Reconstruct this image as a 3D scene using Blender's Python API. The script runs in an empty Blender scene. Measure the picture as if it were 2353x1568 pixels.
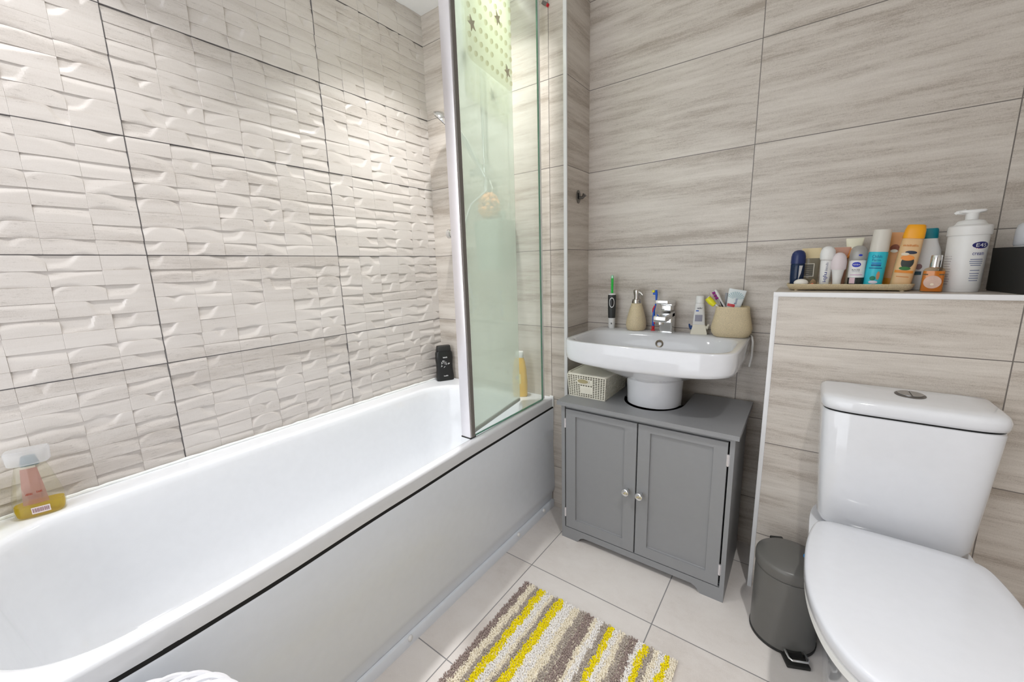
import bpy, bmesh, math, random
from mathutils import Vector, Matrix
random.seed(7)
PI = math.pi
S = 0.001                                   # every length below is in millimetres
scn = bpy.context.scene
COL = scn.collection

# ================================================================== camera
cam = bpy.data.cameras.new('camera')
camo = bpy.data.objects.new('camera', cam); COL.objects.link(camo)
right = Vector((0.80746477, 0.58923546, -0.02832344))
down = Vector((0.0859694, -0.16503757, -0.98253339))
fwd = Vector((-0.58361795, 0.79092615, -0.18391824))
M = Matrix(((right.x, -down.x, -fwd.x), (right.y, -down.y, -fwd.y), (right.z, -down.z, -fwd.z))).to_4x4()
M.translation = Vector((1593.85, -1500.06, 1133.3)) * S
camo.matrix_world = M
cam.sensor_width = 36; cam.lens = 14.0; cam.clip_start = 0.01
scn.camera = camo

# ================================================================== light and exposure
scn.view_settings.view_transform = 'Standard'
scn.view_settings.look = 'None'
scn.view_settings.gamma = 1
scn.view_settings.exposure = 0.28
scn.view_settings.use_curve_mapping = False
w = bpy.data.worlds.new('world'); scn.world = w; w.use_nodes = True
w.node_tree.nodes['Background'].inputs[0].default_value = (0.93, 0.96, 1.0, 1)
w.node_tree.nodes['Background'].inputs[1].default_value = 2.2


def downlight(x, y, power, size=80, color=(1, 0.992, 0.978), spread=170):
    l = bpy.data.lights.new('ceiling_downlight', 'AREA'); l.shape = 'DISK'; l.size = size * S
    l.energy = power; l.color = color; l.spread = math.radians(spread)
    o = bpy.data.objects.new('ceiling_downlight', l); COL.objects.link(o)
    o.location = (x * S, y * S, 2.312)


downlight(455, -290, 5.6, spread=102)
downlight(435, -1300, 3.4, spread=100)
downlight(1840, -1100, 4.8, size=60, spread=88)


# ================================================================== materials
def new_mat(name):
    m = bpy.data.materials.new(name); m.use_nodes = True
    return m, m.node_tree.nodes, m.node_tree.links, m.node_tree.nodes['Principled BSDF']


def mat(name, col, rough=0.5, metal=0.0, coat=0.0, trans=0.0, ior=1.45, spec=0.5, noise=0.0, nscale=40, bump=0.0, bscale=300, alpha=1.0, sss=0.0):
    m, N, L, b = new_mat(name)
    c = tuple(col) + (1,)
    b.inputs['Base Color'].default_value = c
    b.inputs['Roughness'].default_value = rough
    b.inputs['Metallic'].default_value = metal
    b.inputs['Coat Weight'].default_value = coat
    b.inputs['Transmission Weight'].default_value = trans
    b.inputs['IOR'].default_value = ior
    b.inputs['Specular IOR Level'].default_value = spec
    b.inputs['Alpha'].default_value = alpha
    tc = N.new('ShaderNodeTexCoord')
    # every material is procedural: a slight unevenness of tone and of gloss
    n = N.new('ShaderNodeTexNoise'); n.inputs['Scale'].default_value = nscale; n.inputs['Detail'].default_value = 5
    L.new(tc.outputs['Object'], n.inputs['Vector'])
    r = N.new('ShaderNodeMix'); r.data_type = 'RGBA'
    k = max(noise, 0.03)
    r.inputs[6].default_value = tuple(max(0, v * (1 - k)) for v in col) + (1,)
    r.inputs[7].default_value = tuple(min(1, v * (1 + k)) for v in col) + (1,)
    L.new(n.outputs[0], r.inputs[0]); L.new(r.outputs[2], b.inputs['Base Color'])
    if bump:
        n2 = N.new('ShaderNodeTexNoise'); n2.inputs['Scale'].default_value = bscale; n2.inputs['Detail'].default_value = 3
        L.new(tc.outputs['Object'], n2.inputs['Vector'])
        bp = N.new('ShaderNodeBump'); bp.inputs['Strength'].default_value = bump; bp.inputs['Distance'].default_value = 0.001
        L.new(n2.outputs[0], bp.inputs['Height']); L.new(bp.outputs[0], b.inputs['Normal'])
    return m


def clear_mat(name, tint, gloss=0.08, rough=0.03, haze=0.0, haze_col=(0.85, 0.93, 0.88)):
    """see-through sheet: tinted transparency, a fresnel reflection, and (haze) a scattering film of water and limescale"""
    m, N, L, b = new_mat(name)
    N.remove(b)
    out = N['Material Output']
    t = N.new('ShaderNodeBsdfTransparent'); t.inputs[0].default_value = tuple(tint) + (1,)
    g = N.new('ShaderNodeBsdfGlossy'); g.inputs['Roughness'].default_value = rough
    lw = N.new('ShaderNodeLayerWeight'); lw.inputs[0].default_value = 0.5
    f = math_node(N, L, 'MULTIPLY_ADD', math_node(N, L, 'POWER', lw.outputs['Facing'], 5.0), 0.5, gloss * 0.4)
    mx = N.new('ShaderNodeMixShader'); L.new(f, mx.inputs[0])
    base = t.outputs[0]
    if haze:
        d = N.new('ShaderNodeBsdfDiffuse'); d.inputs[0].default_value = tuple(haze_col) + (1,)
        tl = N.new('ShaderNodeBsdfTranslucent'); tl.inputs[0].default_value = tuple(haze_col) + (1,)
        m2 = N.new('ShaderNodeMixShader'); m2.inputs[0].default_value = 0.5
        L.new(d.outputs[0], m2.inputs[1]); L.new(tl.outputs[0], m2.inputs[2])
        tc = N.new('ShaderNodeTexCoord'); n = N.new('ShaderNodeTexNoise'); n.inputs['Scale'].default_value = 6
        n.inputs['Detail'].default_value = 6
        L.new(tc.outputs['Object'], n.inputs['Vector'])
        mr = N.new('ShaderNodeMapRange'); mr.inputs[1].default_value = 0.3; mr.inputs[2].default_value = 0.7
        mr.inputs[3].default_value = haze * 0.95; mr.inputs[4].default_value = min(1, haze * 1.05)
        L.new(n.outputs[0], mr.inputs[0])
        m3 = N.new('ShaderNodeMixShader'); L.new(mr.outputs[0], m3.inputs[0])
        L.new(t.outputs[0], m3.inputs[1]); L.new(m2.outputs[0], m3.inputs[2])
        base = m3.outputs[0]
    L.new(base, mx.inputs[1]); L.new(g.outputs[0], mx.inputs[2])
    L.new(mx.outputs[0], out.inputs['Surface'])
    return m


def math_node(N, L, op, a, b=None, c=None):
    n = N.new('ShaderNodeMath'); n.operation = op
    for i, v in enumerate((a, b, c)):
        if v is None: continue
        if isinstance(v, (int, float)): n.inputs[i].default_value = v
        else: L.new(v, n.inputs[i])
    return n.outputs[0]


def tile_mat(name, u_axis, joints_u, z_ref, pitch_z=330, light=(0.67, 0.62, 0.562), dark=(0.40, 0.345, 0.292), grout=(0.17, 0.15, 0.135), rough=0.38, horizontal=True, pitch_u=None, u_ref=0, gw=1.3, streak=(3.4, 42), v_axis='Z', pore=0.38):
    """large format porcelain tile with travertine streaks; joints at given positions, u along the wall, v up"""
    m, N, L, b = new_mat(name)
    tc = N.new('ShaderNodeTexCoord'); sp = N.new('ShaderNodeSeparateXYZ'); L.new(tc.outputs['Object'], sp.inputs[0])
    u = sp.outputs[u_axis]; v = sp.outputs[v_axis]
    # grout mask
    def per(coord, ref, pitch):
        q = math_node(N, L, 'SUBTRACT', coord, ref * S)
        q = math_node(N, L, 'DIVIDE', q, pitch * S)
        return q
    qv = per(v, z_ref, pitch_z)
    fr = math_node(N, L, 'SUBTRACT', qv, math_node(N, L, 'ROUND', qv))
    dist = math_node(N, L, 'MULTIPLY', math_node(N, L, 'ABSOLUTE', fr), pitch_z * S)
    if pitch_u:
        qu = per(u, u_ref, pitch_u)
        fu = math_node(N, L, 'SUBTRACT', qu, math_node(N, L, 'ROUND', qu))
        dist = math_node(N, L, 'MINIMUM', dist, math_node(N, L, 'MULTIPLY', math_node(N, L, 'ABSOLUTE', fu), pitch_u * S))
        idu = math_node(N, L, 'FLOOR', qu)
    else:
        idu = None
        for j in joints_u:
            d = math_node(N, L, 'ABSOLUTE', math_node(N, L, 'SUBTRACT', u, j * S))
            dist = math_node(N, L, 'MINIMUM', dist, d)
            st = math_node(N, L, 'GREATER_THAN', u, j * S)
            idu = st if idu is None else math_node(N, L, 'ADD', idu, st)
    idv = math_node(N, L, 'FLOOR', qv)
    tid = math_node(N, L, 'MULTIPLY', idv, 3.71)
    if idu is not None: tid = math_node(N, L, 'ADD', tid, math_node(N, L, 'MULTIPLY', idu, 1.93))
    cm = N.new('ShaderNodeCombineXYZ')
    L.new(math_node(N, L, 'MULTIPLY', math_node(N, L, 'ADD', u, tid), streak[0]), cm.inputs[0])
    L.new(math_node(N, L, 'MULTIPLY', math_node(N, L, 'ADD', v, math_node(N, L, 'MULTIPLY', tid, 0.37)), streak[1]), cm.inputs[1])
    zn = N.new('ShaderNodeTexNoise'); zn.inputs['Scale'].default_value = 420; zn.inputs['Detail'].default_value = 2
    L.new(tc.outputs['Object'], zn.inputs['Vector'])
    n1 = N.new('ShaderNodeTexNoise'); n1.inputs['Scale'].default_value = 1.0; n1.inputs['Detail'].default_value = 9
    n1.inputs['Roughness'].default_value = 0.74; n1.inputs['Distortion'].default_value = 0.12
    L.new(cm.outputs[0], n1.inputs['Vector'])
    n2 = N.new('ShaderNodeTexNoise'); n2.inputs['Scale'].default_value = 0.3; n2.inputs['Detail'].default_value = 4; n2.inputs['Distortion'].default_value = 0.3
    L.new(cm.outputs[0], n2.inputs['Vector'])
    s = math_node(N, L, 'ADD', math_node(N, L, 'MULTIPLY_ADD', zn.outputs[0], 0.14, math_node(N, L, 'MULTIPLY', n1.outputs[0], 0.48)), math_node(N, L, 'MULTIPLY', n2.outputs[0], 0.38))
    cr = N.new('ShaderNodeValToRGB'); L.new(s, cr.inputs[0])
    e = cr.color_ramp.elements
    mid = tuple((a * 0.62 + c * 0.38) for a, c in zip(light, dark))
    e[0].position = 0.40; e[0].color = tuple(dark) + (1,)
    e[1].position = 0.585; e[1].color = tuple(light) + (1,)
    x = e.new(0.485); x.color = mid + (1,)
    # fine pores where the streak is dark
    n3 = N.new('ShaderNodeTexNoise'); n3.inputs['Scale'].default_value = 14; n3.inputs['Detail'].default_value = 3
    L.new(cm.outputs[0], n3.inputs['Vector'])
    pores = math_node(N, L, 'MULTIPLY', math_node(N, L, 'GREATER_THAN', n3.outputs[0], 0.62), math_node(N, L, 'LESS_THAN', s, 0.49))
    mp = N.new('ShaderNodeMix'); mp.data_type = 'RGBA'
    L.new(math_node(N, L, 'MULTIPLY', pores, pore), mp.inputs[0]); L.new(cr.outputs[0], mp.inputs[6])
    mp.inputs[7].default_value = tuple(v * 0.6 for v in dark) + (1,)
    g = math_node(N, L, 'LESS_THAN', dist, gw * S)
    mg = N.new('ShaderNodeMix'); mg.data_type = 'RGBA'; L.new(g, mg.inputs[0]); L.new(mp.outputs[2], mg.inputs[6])
    mg.inputs[7].default_value = tuple(grout) + (1,)
    L.new(mg.outputs[2], b.inputs['Base Color'])
    b.inputs['Roughness'].default_value = rough
    bp = N.new('ShaderNodeBump'); bp.inputs['Strength'].default_value = 0.25; bp.inputs['Distance'].default_value = 0.001
    L.new(math_node(N, L, 'SUBTRACT', n1.outputs[0], math_node(N, L, 'MULTIPLY', g, 1.5)), bp.inputs['Height'])
    L.new(bp.outputs[0], b.inputs['Normal'])
    return m


Z1 = 1856.7
MT = {}
MT['tile_end'] = tile_mat('tile_end_wall', 'X', [498.1, 704.1], Z1)
MT['tile_return'] = tile_mat('tile_return_wall', 'Y', [400], Z1)
MT['tile_sink'] = tile_mat('tile_sink_wall', 'X', [1408.8, 2007.1], Z1)
MT['tile_box'] = tile_mat('tile_boxing', 'X', [2013.4], 873.5)
MT['tile_ledge'] = tile_mat('tile_ledge', 'X', [2013.4], 873.5, v_axis='Y', pitch_z=9000)
MT['tile_side'] = tile_mat('tile_side_wall', 'Y', [-600, -1200, -1800], Z1)
MT['tile_relief'] = tile_mat('tile_relief', 'Y', [-552.9, -1160.8, -1768.7, -2376], Z1, light=(0.655, 0.615, 0.585), dark=(0.52, 0.475, 0.44), grout=(0.14, 0.13, 0.13), rough=0.42, gw=1.6, streak=(2.6, 22))
MT['floor'] = tile_mat('floor_tile', 'X', [], -382.4, pitch_z=457.9, pitch_u=456.5, u_ref=833.2, v_axis='Y', light=(0.76, 0.72, 0.69), dark=(0.63, 0.575, 0.535), grout=(0.26, 0.25, 0.25), rough=0.33, streak=(4, 5), gw=1.7, pore=0.06)
MT['ceiling'] = mat('ceiling_paint', (0.86, 0.86, 0.86), 0.8)
MT['trim'] = mat('white_trim', (0.80, 0.80, 0.81), 0.3)
MT['ceramic'] = mat('white_ceramic', (0.72, 0.732, 0.765), 0.08, coat=0.4)
MT['acrylic'] = mat('white_bath_acrylic', (0.74, 0.755, 0.785), 0.1, coat=0.3)
MT['panel'] = mat('bath_panel_white', (0.77, 0.81, 0.87), 0.22)
MT['plastic'] = mat('white_plastic', (0.80, 0.80, 0.79), 0.35)
MT['cream'] = mat('cream_plastic', (0.80, 0.77, 0.66), 0.4)
MT['chrome'] = mat('chrome', (0.78, 0.79, 0.80), 0.08, metal=1)
MT['satin'] = mat('satin_metal', (0.86, 0.84, 0.87), 0.32, metal=0.85)
MT['dark_metal'] = mat('dark_metal', (0.20, 0.19, 0.18), 0.35, metal=1)
MT['seal'] = mat('grey_seal', (0.20, 0.185, 0.17), 0.5)
MT['grey'] = mat('grey_cabinet_paint', (0.27, 0.275, 0.284), 0.38, bump=0.1, bscale=500)
MT['gap'] = mat('dark_gap', (0.012, 0.012, 0.012), 0.9)
MT['bin'] = mat('grey_bin_paint', (0.125, 0.122, 0.114), 0.33)
MT['black'] = mat('black_plastic', (0.012, 0.012, 0.012), 0.3)
MT['soft_black'] = mat('charcoal_plastic', (0.018, 0.018, 0.017), 0.55)
MT['stone'] = mat('sandstone', (0.66, 0.55, 0.36), 0.5, noise=0.45, nscale=480, bump=0.3)
MT['glass'] = clear_mat('clear_glass', (0.98, 1.0, 0.985), haze=0.17, haze_col=(0.95, 1.0, 0.94))
MT['fog_glass'] = clear_mat('misted_glass', (0.965, 0.995, 0.97), haze=0.44, haze_col=(0.91, 0.985, 0.915))
MT['glass_edge'] = mat('green_glass_edge', (0.05, 0.26, 0.17), 0.15)
MT['white_seal'] = mat('white_seal', (0.82, 0.84, 0.83), 0.4)
MT['milky'] = clear_mat('milky_vinyl', (0.99, 0.99, 0.92), haze=0.5, haze_col=(0.95, 0.94, 0.82))
MT['bubble'] = clear_mat('clear_vinyl', (0.86, 0.82, 0.66), gloss=0.5, rough=0.08)
MT['star'] = mat('bronze_star', (0.26, 0.10, 0.02), 0.4)
MT['red'] = mat('red_plastic', (0.62, 0.02, 0.03), 0.35)
MT['blue'] = mat('blue_plastic', (0.01, 0.10, 0.55), 0.35)
MT['yellow'] = mat('yellow_plastic', (0.80, 0.76, 0.02), 0.4)
MT['green'] = mat('green_plastic', (0.01, 0.52, 0.05), 0.3)
MT['orange_net'] = mat('orange_net', (0.90, 0.36, 0.10), 0.7)
MT['caddy'] = mat('grey_green_plastic', (0.33, 0.41, 0.37), 0.5)


# ================================================================== mesh builder
class MB:
    def __init__(self): self.v, self.f, self.mi, self.m = [], [], [], 0

    def add(self, verts, faces):
        n = len(self.v); self.v += [tuple(p) for p in verts]
        self.f += [tuple(i + n for i in f) for f in faces]; self.mi += [self.m] * len(faces)
        return self

    def box(self, x0, y0, z0, x1, y1, z1, bev=0, seg=2):
        t = bmesh.new()
        bmesh.ops.create_cube(t, size=1)
        for p in t.verts:
            p.co = Vector(((x0 + x1) / 2 + p.co.x * (x1 - x0), (y0 + y1) / 2 + p.co.y * (y1 - y0), (z0 + z1) / 2 + p.co.z * (z1 - z0)))
        if bev: bmesh.ops.bevel(t, geom=t.edges[:], offset=bev, segments=seg, affect='EDGES', profile=0.5, clamp_overlap=True)
        return self._take(t)

    def _take(self, t):
        t.verts.ensure_lookup_table(); t.verts.index_update()
        self.add([p.co[:] for p in t.verts], [[q.index for q in f.verts] for f in t.faces]); t.free()
        return self

    def loft(self, loops, cap0=True, cap1=True, closed=True):
        n = len(loops[0]); vs = [p for l in loops for p in l]; fs = []
        for i in range(len(loops) - 1):
            for j in range(n if closed else n - 1):
                k = (j + 1) % n
                fs.append((i * n + j, i * n + k, (i + 1) * n + k, (i + 1) * n + j))
        if cap0: fs.append(tuple(range(n - 1, -1, -1)))
        if cap1: fs.append(tuple((len(loops) - 1) * n + j for j in range(n)))
        return self.add(vs, fs)

    def lathe(self, prof, c=(0, 0, 0), seg=32, sx=1.0, sy=1.0, cap0=True, cap1=True):
        return self.loft([[(c[0] + r * sx * math.cos(2 * PI * k / seg), c[1] + r * sy * math.sin(2 * PI * k / seg), c[2] + z) for k in range(seg)] for r, z in prof], cap0, cap1)

    def tube(self, path, r, seg=10, closed=False, flat=1.0):
        P = [Vector(p) for p in path]; loops = []; n = len(P); up = None
        for i in range(n):
            a = P[(i - 1) % n] if (closed or i > 0) else P[i]
            b = P[(i + 1) % n] if (closed or i < n - 1) else P[i]
            d = (b - a).normalized()
            if up is None:
                up = Vector((0, 0, 1)) if abs(d.z) < 0.9 else Vector((1, 0, 0))
            s = d.cross(up).normalized(); up = s.cross(d).normalized()
            q = r[i] if isinstance(r, (list, tuple)) else r
            loops.append([P[i] + s * (q * math.cos(2 * PI * k / seg)) + up * (q * flat * math.sin(2 * PI * k / seg)) for k in range(seg)])
        if closed: loops.append(loops[0]); return self.loft(loops, False, False)
        return self.loft(loops)

    def ball(self, c, r, seg=16, rings=10, z0=-1.0):
        if isinstance(r, (int, float)): r = (r, r, r)
        loops = []
        a0 = math.asin(max(-1, min(1, z0)))
        for i in range(rings + 1):
            a = a0 + (PI / 2 - a0) * i / rings
            q = max(math.cos(a), 0.002)
            loops.append([(c[0] + r[0] * q * math.cos(2 * PI * k / seg), c[1] + r[1] * q * math.sin(2 * PI * k / seg), c[2] + r[2] * math.sin(a)) for k in range(seg)])
        return self.loft(loops)

    def prism(self, pts, a, b, axis='y'):
        """pts outline extruded from a to b along axis; pts are the two other coordinates in x,y,z order"""
        def P(p, t): return {'x': (t, p[0], p[1]), 'y': (p[0], t, p[1]), 'z': (p[0], p[1], t)}[axis]
        n = len(pts)
        return self.loft([[P(p, a) for p in pts], [P(p, b) for p in pts]])

    def xf(self, fn):
        self.v = [tuple(fn(Vector(p))) for p in self.v]; return self

    def build(self, name, mats, parent=None, sharp=38, label=None, kind=None, smooth=True):
        me = bpy.data.meshes.new(name)
        me.from_pydata([(x * S, y * S, z * S) for x, y, z in self.v], [], self.f)
        for m in (mats if isinstance(mats, (list, tuple)) else [mats]): me.materials.append(m)
        me.polygons.foreach_set('material_index', self.mi)
        t = bmesh.new(); t.from_mesh(me)
        if len(t.faces) < 60000: bmesh.ops.recalc_face_normals(t, faces=t.faces[:])
        t.to_mesh(me); t.free()
        if smooth:
            me.polygons.foreach_set('use_smooth', [True] * len(me.polygons))
            me.set_sharp_from_angle(angle=math.radians(sharp))
        me.update()
        o = bpy.data.objects.new(name, me); COL.objects.link(o)
        if parent: o.parent = parent
        if label: o['label'] = label
        if kind: o['kind'] = kind
        return o


def thing(name, label, cat, loc=(0, 0, 0), rot=(0, 0, 0), group=None):
    o = bpy.data.objects.new(name, None); COL.objects.link(o)
    o.empty_display_size = 0.05
    o.location = Vector(loc) * S; o.rotation_euler = rot
    o['label'] = label; o['category'] = cat
    if group: o['group'] = group
    return o


def tag(o, label, cat, group=None):
    o['label'] = label; o['category'] = cat
    if group: o['group'] = group
    return o


def structure(mb, name, mats, **k):
    o = mb.build(name, mats, **k); o['kind'] = 'structure'; return o


def sell(cx, cy, a, b, p=2.0, n=48, pb=None):
    """superellipse outline; pb another exponent for the back (+y) half"""
    out = []
    for k in range(n):
        t = 2 * PI * k / n; c, s = math.cos(t), math.sin(t); q = pb if (pb and s > 0) else p
        out.append((cx + a * math.copysign(abs(c) ** (2 / q), c), cy + b * math.copysign(abs(s) ** (2 / q), s)))
    return out


def at_z(o, z): return [(x, y, z) for x, y in o]


def text(body, width, height, m, parent, place, name='lettering', label=None):
    """a word as a mesh, scaled into width x height; place maps (x, y) of the word to a point"""
    cu = bpy.data.curves.new('lettering', 'FONT'); cu.body = body; cu.size = 1; cu.resolution_u = 3
    o = bpy.data.objects.new('lettering', cu); COL.objects.link(o)
    dg = bpy.context.evaluated_depsgraph_get()
    me = bpy.data.meshes.new_from_object(o.evaluated_get(dg))
    bpy.data.objects.remove(o); bpy.data.curves.remove(cu)
    xs = [p.co.x for p in me.vertices]; ys = [p.co.y for p in me.vertices]
    x0, x1, y0, y1 = min(xs), max(xs), min(ys), max(ys)
    for p in me.vertices:
        q = place((p.co.x - (x0 + x1) / 2) / (x1 - x0) * width, (p.co.y - (y0 + y1) / 2) / (y1 - y0) * height)
        p.co = Vector(q) * S
    me.materials.append(m); me.name = name
    r = bpy.data.objects.new(name, me); COL.objects.link(r); r.parent = parent
    if label: r['label'] = label
    return r


def flat_front(z, y, x=0): return lambda a, b: (x + a, y, z + b)
def around(rx, ry, z, off=0.5, turn=0.0, tilt=None):
    """on an upright elliptic cylinder, facing -y"""
    def f(a, b):
        t = a / rx + turn
        return ((rx + off) * math.sin(t), -(ry + off) * math.cos(t), z + b)
    return f


def patch(w, h, place, n=10):
    """a thin printed patch lying on a surface"""
    mb = MB(); vs, fs = [], []
    for j in range(3):
        for i in range(n + 1): vs.append(place((i / n - 0.5) * w, (j / 2 - 0.5) * h))
    for j in range(2):
        for i in range(n): k = j * (n + 1) + i; fs.append((k, k + 1, k + n + 2, k + n + 1))
    return mb.add(vs, fs)


def oval_patch(w, h, place, n=28, rings=5):
    vs = [place(0, 0)]; fs = []
    for r in range(1, rings + 1):
        vs += [place(w / 2 * r / rings * math.cos(2 * PI * k / n), h / 2 * r / rings * math.sin(2 * PI * k / n)) for k in range(n)]
    for k in range(n):
        q = (k + 1) % n
        fs.append((0, 1 + k, 1 + q))
        for r in range(rings - 1):
            a = 1 + r * n; fs.append((a + k, a + n + k, a + n + q, a + q))
    return MB().add(vs, fs)

def print_marks(width, height, m, parent, place, seed=1, name='print_marks'):
    """a line of small print too blurred to read: a row of short strokes of uneven width and height"""
    q = random.Random(seed); mb = MB(); x = -width / 2
    while x < width / 2 - .4:
        wd = min(q.uniform(.10, .24) * height + .5, width / 2 - x); hg = height * q.uniform(.55, 1)
        c = [place(x, -height / 2), place(x + wd, -height / 2), place(x + wd * q.uniform(.8, 1), -height / 2 + hg), place(x + wd * q.uniform(0, .2), -height / 2 + hg)]
        mb.add(c, [(0, 1, 2, 3)])
        if q.random() < .5:
            b = -height / 2 + hg * q.uniform(.2, .7); x2 = min(width / 2, x + wd + .22 * height)
            mb.add([place(x, b), place(x2, b), place(x2, b + .2 * height), place(x, b + .2 * height)], [(0, 1, 2, 3)])
        x += wd + height * q.uniform(.10, .2)
    return mb.build(name, m, parent, smooth=False)


# ================================================================== the setting
RX = 2350      # right wall, outside the frame
YB = -2350     # where the room is left open behind the camera
mb = MB(); mb.box(-60, YB, -40, RX + 60, 260, 0)
structure(mb, 'floor', MT['floor'], smooth=False)
mb = MB(); mb.box(-60, YB, 2318, RX + 60, 260, 2360)
structure(mb, 'ceiling', MT['ceiling'], smooth=False)
mb = MB(); mb.box(0, 0, 0, 770, 300, 2318)
structure(mb, 'wall_end', MT['tile_end'], smooth=False)
mb = MB(); mb.box(770, 2, 0, 782, 207, 2318)
structure(mb, 'wall_return', MT['tile_return'], smooth=False)
mb = MB(); mb.box(769, -2, 0, 784, 6, 2318, 1.5)
structure(mb, 'trim_1', MT['trim'])
mb = MB(); mb.box(782, 206, 0, RX + 60, 300, 2318)
structure(mb, 'wall_back', MT['tile_sink'], smooth=False)
mb = MB(); mb.box(RX, YB, 0, RX + 60, 206, 2318)
structure(mb, 'wall_right', MT['tile_side'], smooth=False)
mb = MB(); mb.box(1500, YB - 60, 0, RX + 60, YB, 2318)  # added out of view behind the camera to cut fill light on the right
structure(mb, 'wall_light_block', MT['tile_box'], smooth=False)
# boxed-in pipes behind the toilet, with a ledge on top
mb = MB(); mb.box(1521, -36, 0, RX, 206, 1031)
structure(mb, 'wall_boxing', MT['tile_box'], smooth=False)
mb = MB(); mb.box(1519, -34, 1030, RX, 206, 1033)
structure(mb, 'wall_ledge', MT['tile_ledge'], smooth=False)
mb = MB(); mb.box(1516.5, -38.5, 1020, RX, -30, 1033.6, 1)
structure(mb, 'trim_2', MT['trim'])
mb = MB(); mb.box(1517, -38.2, 0, 1530, -28, 1021, 1)
structure(mb, 'trim_3', MT['trim'])


# ---- left wall: relief tiles, every cell of a tile is a little sculpted facet
def relief_cell(rng):
    """height over a cell (u along, v up): a slab whose upper part is scooped away above a curve v0(u), so the scoop looks up"""
    t = rng.random(); D = rng.uniform(4.0, 6.2); L_ = rng.uniform(.38, .6); flip = rng.random() < .3
    a, b, c = rng.uniform(.42, .82), rng.uniform(-.4, .4), rng.uniform(-.8, .4)
    u0, lo, wd = rng.uniform(.3, .75), rng.uniform(-.05, .35), rng.uniform(.07, .16)
    k, p, uc, nw = rng.uniform(.5, .95), rng.uniform(1.6, 3.4), rng.uniform(.35, .65), rng.uniform(.2, .4)
    tu, tv = rng.uniform(-.10, .10), rng.uniform(.05, .25)
    chip = rng.random() < .4; cu, cwid, chh = rng.uniform(.2, .8), rng.uniform(.18, .4), rng.uniform(.1, .25)
    if t < .34: curve = lambda u: a + b * (u - .5) + c * (u - .5) ** 2
    elif t < .44: curve = lambda u: 1 - k * abs(2 * u - 1) ** p
    elif t < .66: curve = lambda u: lo + (1.1 - lo) / (1 + math.exp(-(u - u0) / wd * 2.2)) + .15 * (u - u0)
    elif t < .75: curve = lambda u: 1.02 - k * max(0, 1 - abs(u - uc) / nw) ** 1.3
    elif t < .88:
        L_ *= 1.7; curve = lambda u: 1 - .95 * u ** (p * .6)
    else: curve = lambda u: 1.5
    def h(u, v):
        if flip: u = 1 - u
        v0 = max(-.1, curve(u)); top = .78 + tu * (u - .5) * 2 + tv * (min(v, v0) - .5)
        q = top
        if v > v0: q = top - min(.85, (v - v0) / L_)
        if chip:
            e = chh * (1 - ((u - cu) / cwid) ** 2)
            if e > 0 and v < e: q -= (e - v) * 2.6
        return D * max(0, q)
    return h


rng = random.Random(11)
mb = MB()
CW, CH = 607.9 / 6, 330 / 8
yk0 = -552.9 + 6 * CW
zk0 = 536.7 - 8 * CH
vs, fs = [], []
for ci in range(0, 24):
    y1 = yk0 - ci * CW; y0 = y1 - CW
    if y0 > 0: continue
    for rj in range(0, 62):
        z0 = zk0 + rj * CH; z1 = z0 + CH
        if z0 > 2316 or z1 < 480: continue
        h = relief_cell(rng)
        nx, nz = (30, 17) if y1 > -1650 else (8, 7)
        base = len(vs)
        us = [0, 0, .5 / CW] + [.5 / CW + (1 - 1. / CW) * i / (nx - 4) for i in range(1, nx - 4)] + [1 - .5 / CW, 1, 1]
        ws = [0, 0, .45 / CH] + [.45 / CH + (1 - .9 / CH) * i / (nz - 4) for i in range(1, nz - 4)] + [1 - .45 / CH, 1, 1]
        for j in range(nz + 1):
            for i in range(nx + 1):
                u, v = us[i], ws[j]
                y = y0 + CW * u; z = z0 + CH * v
                hh = h(u, v)
                if i in (0, nx) or j in (0, nz): hh = 0.0
                elif i in (1, nx - 1) or j in (1, nz - 1): hh = max(0, hh - .9)
                vs.append((hh, min(0.5, y), min(2318, z)))
        for j in range(nz):
            for i in range(nx):
                a = base + j * (nx + 1) + i
                fs.append((a, a + nx + 1, a + nx + 2, a + 1))
mb.add(vs, fs)
mb.box(-60, YB, 0, -0.1, 260, 2318)
structure(mb, 'wall_left', MT['tile_relief'], sharp=21)


# ================================================================== bathtub
def rim_x(y):
    pts = [(-1900, 750), (-1511, 752), (-1380, 757), (-1241, 756), (-908, 738), (-528, 722), (-117, 713), (0, 711)]
    for (a, xa), (b, xb) in zip(pts, pts[1:]):
        if y <= b:
            t = max(0, (y - a) / (b - a)); t = t * t * (3 - 2 * t) * .5 + t * .5
            return xa + (xb - xa) * t
    return 711


YN = -1700      # near end of the bath
bath = thing('bathtub', 'long white built-in bathtub along the textured tile wall', 'bathtub', (0, 0, 0))


def tub_loop(inset, z, n=120, rc=170, left=0, yend=0):
    """rounded rectangle following the slightly flared front rim; inset from the inner rim edge"""
    x0 = 104 + inset + left; y0, y1 = YN + 110 + inset, -82 - inset - yend
    out = []
    def xr(y): return rim_x(y) - 31 - inset
    r = max(30, rc - inset * .45)
    per = []
    def arc(cx, cy, a0, a1, m=14):
        for k in range(m + 1):
            a = a0 + (a1 - a0) * k / m; per.append((cx + r * math.cos(a), cy + r * math.sin(a)))
    arc(x0 + r, y0 + r, PI, 1.5 * PI)
    arc(xr(y0) - r, y0 + r, 1.5 * PI, 2 * PI)
    for k in range(1, 14):
        y = y0 + r + (y1 - y0 - 2 * r) * k / 14; per.append((xr(y), y))
    arc(xr(y1) - r, y1 - r, 0, .5 * PI)
    arc(x0 + r, y1 - r, .5 * PI, PI)
    for k in range(1, 14):
        y = y1 - r - (y1 - y0 - 2 * r) * k / 14; per.append((x0, y))
    return [(x, y, z) for x, y in per]


inner0 = tub_loop(0, 543)
npt = len(inner0)
cxm, cym = 400, (YN - 82) / 2


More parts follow.
